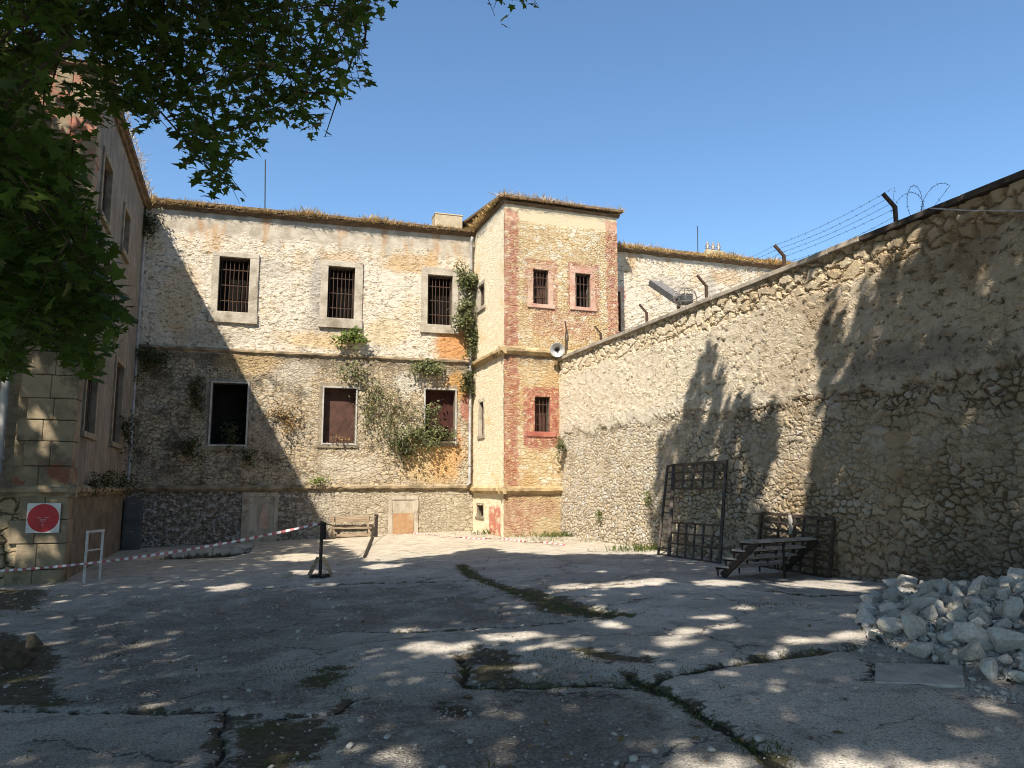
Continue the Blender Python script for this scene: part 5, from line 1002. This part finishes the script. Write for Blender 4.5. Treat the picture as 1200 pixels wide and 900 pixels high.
wall_plant('ivy_patch', 'dark ivy clump at the top of the corner rain pipe under the eave', fp_(176, 262, .12), N_, .40, .75, .4, 520, .12, 'shrub_dark')
wall_plant('ivy_patch', 'dark ivy patch spreading from the rain pipe below the string course', fp_(176, 428), N_, .85, .8, .3, 620, .11, 'shrub_dark', sparse=True)
wall_plant('ivy_patch', 'dark weeds clinging left of the bare black lower window', fp_(224, 462), N_, .45, .9, .25, 360, .1, 'shrub_dark', sparse=True)
wall_plant('ivy_patch', 'dark weeds hanging below the left corner of the bare black window', fp_(226, 527), N_, .65, .5, .25, 320, .1, 'shrub_dark', sparse=True)
wall_plant('ivy_patch', 'small weeds under the right corner of the bare black window', fp_(292, 535), N_, .35, .35, .2, 150, .1, 'shrub_dark', sparse=True)
wall_plant('sill_weed', 'dark weeds growing inside the sill of the bare black window', fp_(268, 517, -.1), N_, .55, .5, .2, 360, .1, 'shrub_dark', droop=-.3)
wall_plant('sill_weed', 'few pale sprigs on the sill of the red brown panel window', fp_(399, 517, .06), N_, .5, .2, .12, 70, .08, 'driedleaf', droop=-.3)
wall_plant('leafy_weed', 'short weed tuft on the sunlit plinth ledge below the middle window', fp_(374, 566, .12), N_, .4, .22, .25, 150, .09, 'bright', droop=-.4)
p = hit(664, 528, (WX, 0, 0), (1, 0, 0)); wall_plant('leafy_weed', 'grey green weed hanging on the boundary wall where it meets the tower', p + (-.03, 0, 0), (-1, 0, 0), .28, .42, .35, 300, .09)
for (px, py, lb) in ((764, 583, 'tiny green tuft in a joint near the base of the sunlit boundary wall'), (706, 602, 'tiny low weed at the boundary wall base close to the tower')):
    p = hit(px, py, (WX, 0, 0), (1, 0, 0)); wall_plant('leafy_weed', lb, p + (-.02, 0, 0), (-1, 0, 0), .2, .2, .2, 80, .07, 'bright', stems=4)
for (px, lb, r) in ((100, 'weed tuft on the wing string course nearest the corner pier', .45), (120, 'weed tuft in the middle of the wing string course', .6), (137, 'weed tuft at the far end of the wing string course', .6)):
    u, v = on_wing(px, 571); wall_plant('ledge_weed', lb, np.array([GX + .1, GY + u, S1 + .10]), (1, 0, 0), r * 1.6, .35, .18, 260, .09, 'shrub_dark', along=np.array([0, 1.0, 0]), droop=-.5)
u, v = on_wing(141, 500); wall_plant('ivy_patch', 'dark ivy hanging over the furthest lower window of the wing', np.array([GX + .06, GY + u, v]), (1, 0, 0), .6, .8, .3, 420, .1, 'shrub_dark', along=np.array([0, 1.0, 0]))
for i, (px, py) in enumerate(((652, 629), (585, 626), (545, 618), (750, 645))):
    c = gpt(px, py); t = thing('ground_weed', ['low weeds at the foot of the tower beside the boundary wall', 'low weeds at the foot of the tower left corner', 'low weeds at the plinth foot right of the doorway', 'low weeds along the sunlit base of the boundary wall'][i], 'weed', c)
    q = c + RNG.normal(0, 1, (260, 3)) * np.array([.45, .22, 0]) + (0, 0, 0); q[:, 0] = np.minimum(q[:, 0], WX - .03); q[:, 2] = gfun(q[:, 0], q[:, 1]) - .01
    np_mesh('blades', blades(q, RNG.uniform(.08, .28, len(q)), .016, .5), 4, M['grass'], t)
# dry grass along the eaves
def eave_grass(runs, label, dens=230):
    P = []
    for a, b, nrm in runs:
        a, b, nrm = [np.array(k, float) for k in (a, b, nrm)]; L = np.linalg.norm(b - a); n = int(L * dens); t = RNG.random(n)
        k = np.clip(-.25 + 2.5 * fbm(t * L * .9, 1.7, 0, 4, 41), .25, 1.7); q = a + (b - a) * t[:, None] + nrm * RNG.uniform(-.28, .30, n)[:, None]; q[:, 2] += RNG.uniform(-.07, .08, n); P.append(np.column_stack([q, k]))
    P = np.concatenate(P); V = blades(P[:, :3], RNG.uniform(.07, .23, len(P)) * P[:, 3], .02, 1.1)
    return tag(np_mesh('dry_grass', V, 4, M['straw']), label, 'dry grass', kind='stuff')
eave_grass([(fpt(0, EAVE + .09), fpt(FL, EAVE + .15), FN)], 'straw coloured dry grass growing along the eave of the rear building', 900)
eave_grass([(RO + (1.1, 0, RZ + .1), RO + (15, 0, RZ + .13), (0, -1, 0))], 'dry grass along the far right eave beyond the tower', 700)
eave_grass([((TX - .2, TY, e2 + .15), (TX + TW + .2, TY, e2 + .15), (0, -1, 0)), ((TX, TY + 3.4, e2 + .14), (TX, TY, e2 + .14), (-1, 0, 0))], 'dry grass on the tower eave', 420)
eave_grass([((GX, GY, WZ + .14), (GX, GY + GL, WZ + .14), (1, 0, 0)), ((GX - 10, GY, WZ + .14), (GX, GY, WZ + .14), (0, -1, 0))], 'dry grass along the eave of the wing', 200)

# ---------------------------------------------------------------- plane trees: the one at the left hangs into view, the others shade the yard from behind
POLY_A = [(-60, -60), (112, -60), (104, 40), (98, 62), (66, 66), (56, 108), (70, 150), (98, 172), (107, 195), (98, 212), (114, 245), (130, 288), (141, 332), (160, 362), (152, 392), (126, 412), (124, 446), (98, 442), (74, 432), (60, 402), (30, 412), (15, 444), (-60, 455)]
POLY_B = [(92, -60), (470, -60), (456, 14), (426, 42), (437, 95), (412, 118), (392, 112), (384, 162), (366, 172), (346, 148), (318, 148), (306, 176), (288, 170), (273, 195), (282, 223), (302, 244), (284, 242), (262, 222), (240, 234), (222, 206), (202, 178), (196, 140), (176, 146), (166, 166), (150, 150), (128, 146), (118, 104), (100, 80)]
POLY_C = [(545, -60), (655, -60), (634, 14), (604, 4), (588, 30), (568, 22)]
def hanging(poly, n_twig, dmin, dmax, ls, seed, per=15, gap=.44, tw_len=.75):
    r = np.random.default_rng(seed); xs = [p[0] for p in poly]; ys = [p[1] for p in poly]; LP = []; tw = []; nods = []
    tries = 0
    while len(nods) < n_twig and tries < n_twig * 40:
        tries += 1; x, y = r.uniform(min(xs), max(xs)), r.uniform(min(ys), max(ys))
        if not inpoly(np.array(x), np.array(y), poly): continue
        dist = r.uniform(dmin, dmax); s = sight(x, y); p = EYEP + s / np.linalg.norm(s[:2]) * dist
        if fbm(p[0] * 1.3, p[1] * 1.3, p[2] * 1.3, 2, seed) < gap * .92: continue
        d = np.array([r.normal(0, .7), r.normal(0, .5), r.normal(-.45, .35)]); d /= np.linalg.norm(d); L = tw_len * r.uniform(.6, 1.2)
        pts = [p - d * L * .5 + (0, 0, .08), p, p + d * L * .5 - np.array([0, 0, .10])]; nods.append(p)
        tt = r.uniform(0, 1, per); q = np.array(pts[0])[None] * ((1 - tt) ** 2)[:, None] + 2 * np.array(pts[1])[None] * (tt * (1 - tt))[:, None] + np.array(pts[2])[None] * (tt ** 2)[:, None] + r.normal(0, .075, (per, 3))
        px, py, pz = proj(q); k = inpoly(px, py, poly); LP.append(q[k])
        if k.mean() > .8 and inpoly(*proj(np.array(pts))[:2], poly).all(): tw.append(pts)
    LP = np.concatenate(LP); px, py, _ = proj(LP); d = segdist(px, py, list(poly) + [poly[0]]); keep = r.random(len(LP)) < np.clip(.38 + d / 55, 0, 1)
    return LP[keep], tw, np.array(nods)
LA, TWA, NA = hanging(POLY_A, 560, 5.6, 9.5, .17, 61, gap=.47)
LB, TWB, NB = hanging(POLY_B, 440, 7.2, 11.0, .17, 62, gap=.525)
LC, TWC, NC = hanging(POLY_C, 26, 8.5, 10.0, .17, 63, per=12, gap=.2)
LD, TWD, ND = hanging([(58, 55), (135, 55), (124, 150), (104, 196), (58, 150)], 30, 7.5, 10.0, .17, 64, per=12, gap=.3)
VIS = np.concatenate([LA, LB, LC, LD])
# what of the yard lies in the shade of the crowns: regions of ground and wall
WALL_SH = [[(762, 652), (766, 600), (770, 560), (776, 508), (786, 512), (798, 496), (806, 470), (815, 428), (826, 405), (846, 436), (842, 470), (858, 478), (878, 470), (876, 500), (905, 488), (908, 522), (898, 560), (884, 590), (905, 640), (940, 652), (946, 600), (962, 520), (966, 440), (962, 402), (974, 345), (986, 400), (1000, 420), (1012, 322), (1034, 302), (1046, 330), (1060, 300), (1100, 262), (1140, 250), (1215, 215), (1500, 100), (1500, 1200), (700, 1200)]]
WALL_LIT = [[(1052, 300), (1062, 310), (1056, 420), (1046, 420)], [(1018, 390), (1026, 400), (1022, 440), (1014, 430)], [(1134, 300), (1170, 320), (1168, 370), (1140, 350)], [(1180, 270), (1210, 275), (1210, 300), (1184, 300)], [(1075, 360), (1084, 370), (1080, 440), (1072, 430)], [(870, 545), (892, 560), (884, 590), (868, 570)], [(1188, 380), (1205, 380), (1205, 420), (1190, 420)], [(838, 520), (846, 520), (846, 545), (838, 545)]]
GROUND_EDGE = [(-900, 660), (-200, 640), (100, 634), (384, 629), (400, 637.5), (424, 652.5), (455, 652), (480, 649), (520, 647), (545, 643), (572, 641), (600, 648), (640, 651), (690, 649), (765, 650), (1100, 640), (2500, 600), (2500, 5000), (-3000, 5000)]
rs = np.random.default_rng(5)
GL_SPOTS = []
for (px, py, rx, ry) in ((345, 645, 34, 3.5), (445, 657, 30, 2.4), (350, 660, 25, 2), (700, 684, 70, 3.2), (760, 682, 40, 3.5), (845, 683, 40, 3.5), (960, 684, 60, 4), (1000, 690, 40, 3), (250, 674, 28, 2.2), (270, 672, 20, 2),
                         (560, 726, 28, 3), (500, 745, 50, 4), (600, 735, 60, 4), (720, 728, 22, 4), (800, 735, 32, 5), (790, 746, 30, 5), (840, 722, 30, 3), (850, 731, 24, 3), (935, 748, 36, 4), (990, 746, 22, 5), (870, 712, 16, 2), (640, 745, 40, 4), (690, 752, 26, 3), (600, 764, 40, 4), (380, 727, 20, 4), (330, 762, 26, 4), (350, 768, 22, 4), (470, 722, 24, 3), (670, 740, 30, 3),
                         (108, 868, 34, 6), (98, 884, 22, 4), (138, 878, 14, 4), (20, 890, 34, 8), (460, 865, 28, 9), (430, 858, 18, 5), (305, 870, 14, 5), (420, 893, 40, 8), (650, 882, 20, 6), (745, 848, 22, 5), (760, 856, 14, 3), (800, 870, 20, 10), (850, 880, 40, 14), (960, 882, 60, 10), (1000, 868, 40, 8), (1080, 885, 70, 12), (1150, 878, 50, 10), (1010, 893, 60, 14), (1120, 855, 22, 4), (1155, 820, 26, 5), (1110, 842, 20, 4), (1180, 840, 20, 4), (1020, 742, 14, 7), (1010, 757, 16, 4), (1130, 727, 10, 8), (1060, 700, 14, 6), (1140, 680, 14, 5), (1095, 738, 12, 6), (870, 770, 20, 3), (905, 760, 16, 3), (1170, 700, 12, 6)):
    GL_SPOTS.append((px, py, rx * .9, ry * 1.15 + .8))
for _ in range(46): GL_SPOTS.append((rs.uniform(250, 1020), rs.uniform(690, 880), rs.uniform(4, 11), rs.uniform(.8, 2.4)))
WF_LIT = [[(36, 628), (72, 630), (78, 690), (30, 690), (40, 660)], [(0, 605), (24, 612), (34, 650), (22, 690), (0, 640)], [(60, 90), (100, 60), (108, 150), (85, 160), (70, 140)], [(30, 470), (60, 480), (70, 540), (55, 545)], [(40, 350), (52, 355), (50, 430), (38, 430)]]
def shade_mask(p):
    """For crown leaves at p: may they stand there, judged by where their shadow lands?"""
    p = np.asarray(p, float); N = len(p); big = np.full(N, 1e9)
    tg = (p[:, 2] - 0.0) / -SUN[2]; tw_ = np.where(p[:, 0] < WX, (WX - p[:, 0]) / SUN[0], big); tw_ = np.where(p[:, 2] + SUN[2] * tw_ < WTOP, tw_, big)
    tf = (GY - .1 - p[:, 1]) / SUN[1]; qf = p + SUN * tf[:, None]; tf = np.where((tf > 0) & (qf[:, 0] < GX) & (qf[:, 2] < 11.2) & (qf[:, 2] > -.6), tf, big)
    tt = (TY - p[:, 1]) / SUN[1]; qt = p + SUN * tt[:, None]; tt = np.where((tt > 0) & (qt[:, 0] > TX), tt, big)
    tb = (27.7 - p[:, 1]) / SUN[1]; tb = np.where(tb > 0, tb, big)
    T = np.stack([tg, tw_, tf, tt, tb], 1); w_ = T.argmin(1); t = T.min(1); q = p + SUN * t[:, None]; px, py, pz = proj(q); front = pz > .5
    ok = np.zeros(N, bool)
    g = w_ == 0; okg = ~front | inpoly(px, py, GROUND_EDGE)
    wob = 1 + .5 * (fbm(q[:, 0] * 2.5, q[:, 1] * 2.5, 0, 2, 71) - .5) * 2
    for (cx_, cy_, rx, ry) in GL_SPOTS: okg &= ~(front & (((px - cx_) / rx) ** 2 + ((py - cy_) / ry) ** 2 < wob))
    ok |= g & okg
    wl_ = w_ == 1; okw = np.zeros(N, bool)
    for P_ in WALL_SH: okw |= inpoly(px, py, P_)
    for P_ in WALL_LIT: okw &= ~inpoly(px, py, P_)
    okw = np.where(front, okw, True); ok |= wl_ & okw
    fr = w_ == 2; okf = np.ones(N, bool)
    for P_ in WF_LIT: okf &= ~inpoly(px, py, P_)
    ok |= fr & okf
    return ok
def out_of_frame(p, mg=45):
    px, py, pz = proj(p); return ~((pz > .2) & (px > -mg) & (px < 1200 + mg) & (py > -mg) & (py < 900 + mg))
def canopy(n_cl, per, sp, seed):
    r = np.random.default_rng(seed); vx = r.uniform(-15, 14.5, n_cl); vy = r.uniform(-5, 31, n_cl); z = 9.0 + 5.0 * r.random(n_cl) ** .9
    g = np.column_stack([vx, vy, np.zeros(n_cl)]); c = g - SUN[None] * (z / -SUN[2])[:, None]
    p = (c[:, None, :] + r.normal(0, 1, (n_cl, per, 3)) * sp).reshape(-1, 3); p = p[(p[:, 2] > 7.6) & (p[:, 2] < 15.5)]
    return p[out_of_frame(p)]
CP = canopy(7600, 22, .42, 71)
bk = VIS[np.random.default_rng(9).integers(len(VIS), size=2600)]; zz = np.random.default_rng(10).uniform(10, 15, len(bk)); tb_ = (zz - bk[:, 2]) / -SUN[2]
CV = bk - SUN[None] * tb_[:, None] + np.random.default_rng(11).normal(0, .3, (len(bk), 3)); CV = CV[out_of_frame(CV) & (tb_ > 1)]
CP = np.concatenate([CP, CV]); CP = CP[shade_mask(CP)]
TRUNKS = [(np.array([-7.5, 1.5]), 'large plane tree at the left whose dark leafy boughs hang into the picture'), (np.array([-1.5, -7.5]), 'big plane tree behind the viewpoint shading the middle of the yard'), (np.array([6.4, -4.0]), 'plane tree near the boundary wall shading the white stone heap')]
own = np.argmin([np.hypot(CP[:, 0] - t[0], CP[:, 1] - t[1]) for t, _ in TRUNKS], 0)
print('leaves', len(VIS), len(CP), 'twigs', len(TWA) + len(TWB))
for k, (xy, lb) in enumerate(TRUNKS):
    base = np.array([xy[0], xy[1], float(gfun(xy[0], xy[1])) - .1]); t = thing('plane_tree', lb, 'tree', base, 'plane trees over the yard')
    P = CP[own == k]; top = base + np.array([.25, .3, 6.0]); cen = P.mean(0)
    m = MB(); m.tube([base, base + (0.03, .03, .5), base + (.05, .1, 2.5), base + (.12, .2, 4.5), top], [.62, .46, .40, .36, .30], 14); m.build('trunk', M['bark'], t, smooth=True)
    r = np.random.default_rng(80 + k); tg = P[r.integers(len(P), size=26)]
    if k == 0: tg = np.concatenate([tg, NB[r.integers(len(NB), size=5)] * .6 + NA.mean(0) * .4 + (0, 0, .6)]); 
    m = MB()
    for e in tg:
        a = top - (0, 0, r.uniform(0, 1.4)); mid = a * .5 + e * .5 + np.array([0, 0, r.uniform(.5, 1.4)]); pts = [a, a * .75 + mid * .25 + (0, 0, .3), mid, (mid + e) / 2 + (0, 0, .25), e]
        if not out_of_frame(np.array(pts), 20).all(): continue
        m.tube(pts, [.17, .13, .09, .05, .02], 7)
        for _ in range(3):
            f = r.uniform(.4, 1); s = mid + (e - mid) * f; near_ = P[np.argsort(((P - s) ** 2).sum(1))[int(r.integers(40, 400))]]
            if out_of_frame(np.array([s, near_]), 10).all(): m.tube([s, (s + near_) / 2 + (0, 0, .12), near_], [.04, .025, .01], 5)
    if k == 0:
        for pts in TWA + TWB + TWC: m.tube(pts, [.009, .006, .003], 4, cap=False)
        for nn_, st_n in ((NA, 26), (NB, 34)):          # boughs running through the hanging leaves
            ordr = nn_[np.argsort(nn_[:, 2])[::-1]]
            for i in range(st_n):
                a = ordr[int(r.integers(0, len(ordr) // 3))]; near_ = nn_[np.argsort(((nn_ - a - (0, 0, -.5)) ** 2).sum(1))[int(r.integers(3, 40))]]
                m.tube([a + (0, 0, .1), (a + near_) / 2 + (0, 0, .1), near_], [.016, .011, .006], 5, cap=False) if inpoly(*proj(np.array([a, near_]))[:2], POLY_A if nn_ is NA else POLY_B).all() else None
    m.build('branches', M['bark'] if k else M['twig'], t, smooth=True)
    V = leaves(P, r.uniform(.22, .34, len(P)), LEAF_PLANE, .75, rng=r)
    np_mesh('crown', V, len(LEAF_PLANE), M['plane'], t)
    if k == 0:
        V = leaves(VIS, r.uniform(.075, .16, len(VIS)), LEAF_PLANE, .62, down=(0, 0, -.9), rng=r, nrm=np.array([0, -.35, .9])); np_mesh('crown', V, len(LEAF_PLANE), M['plane'], t)['label'] = 'low hanging leafy boughs'
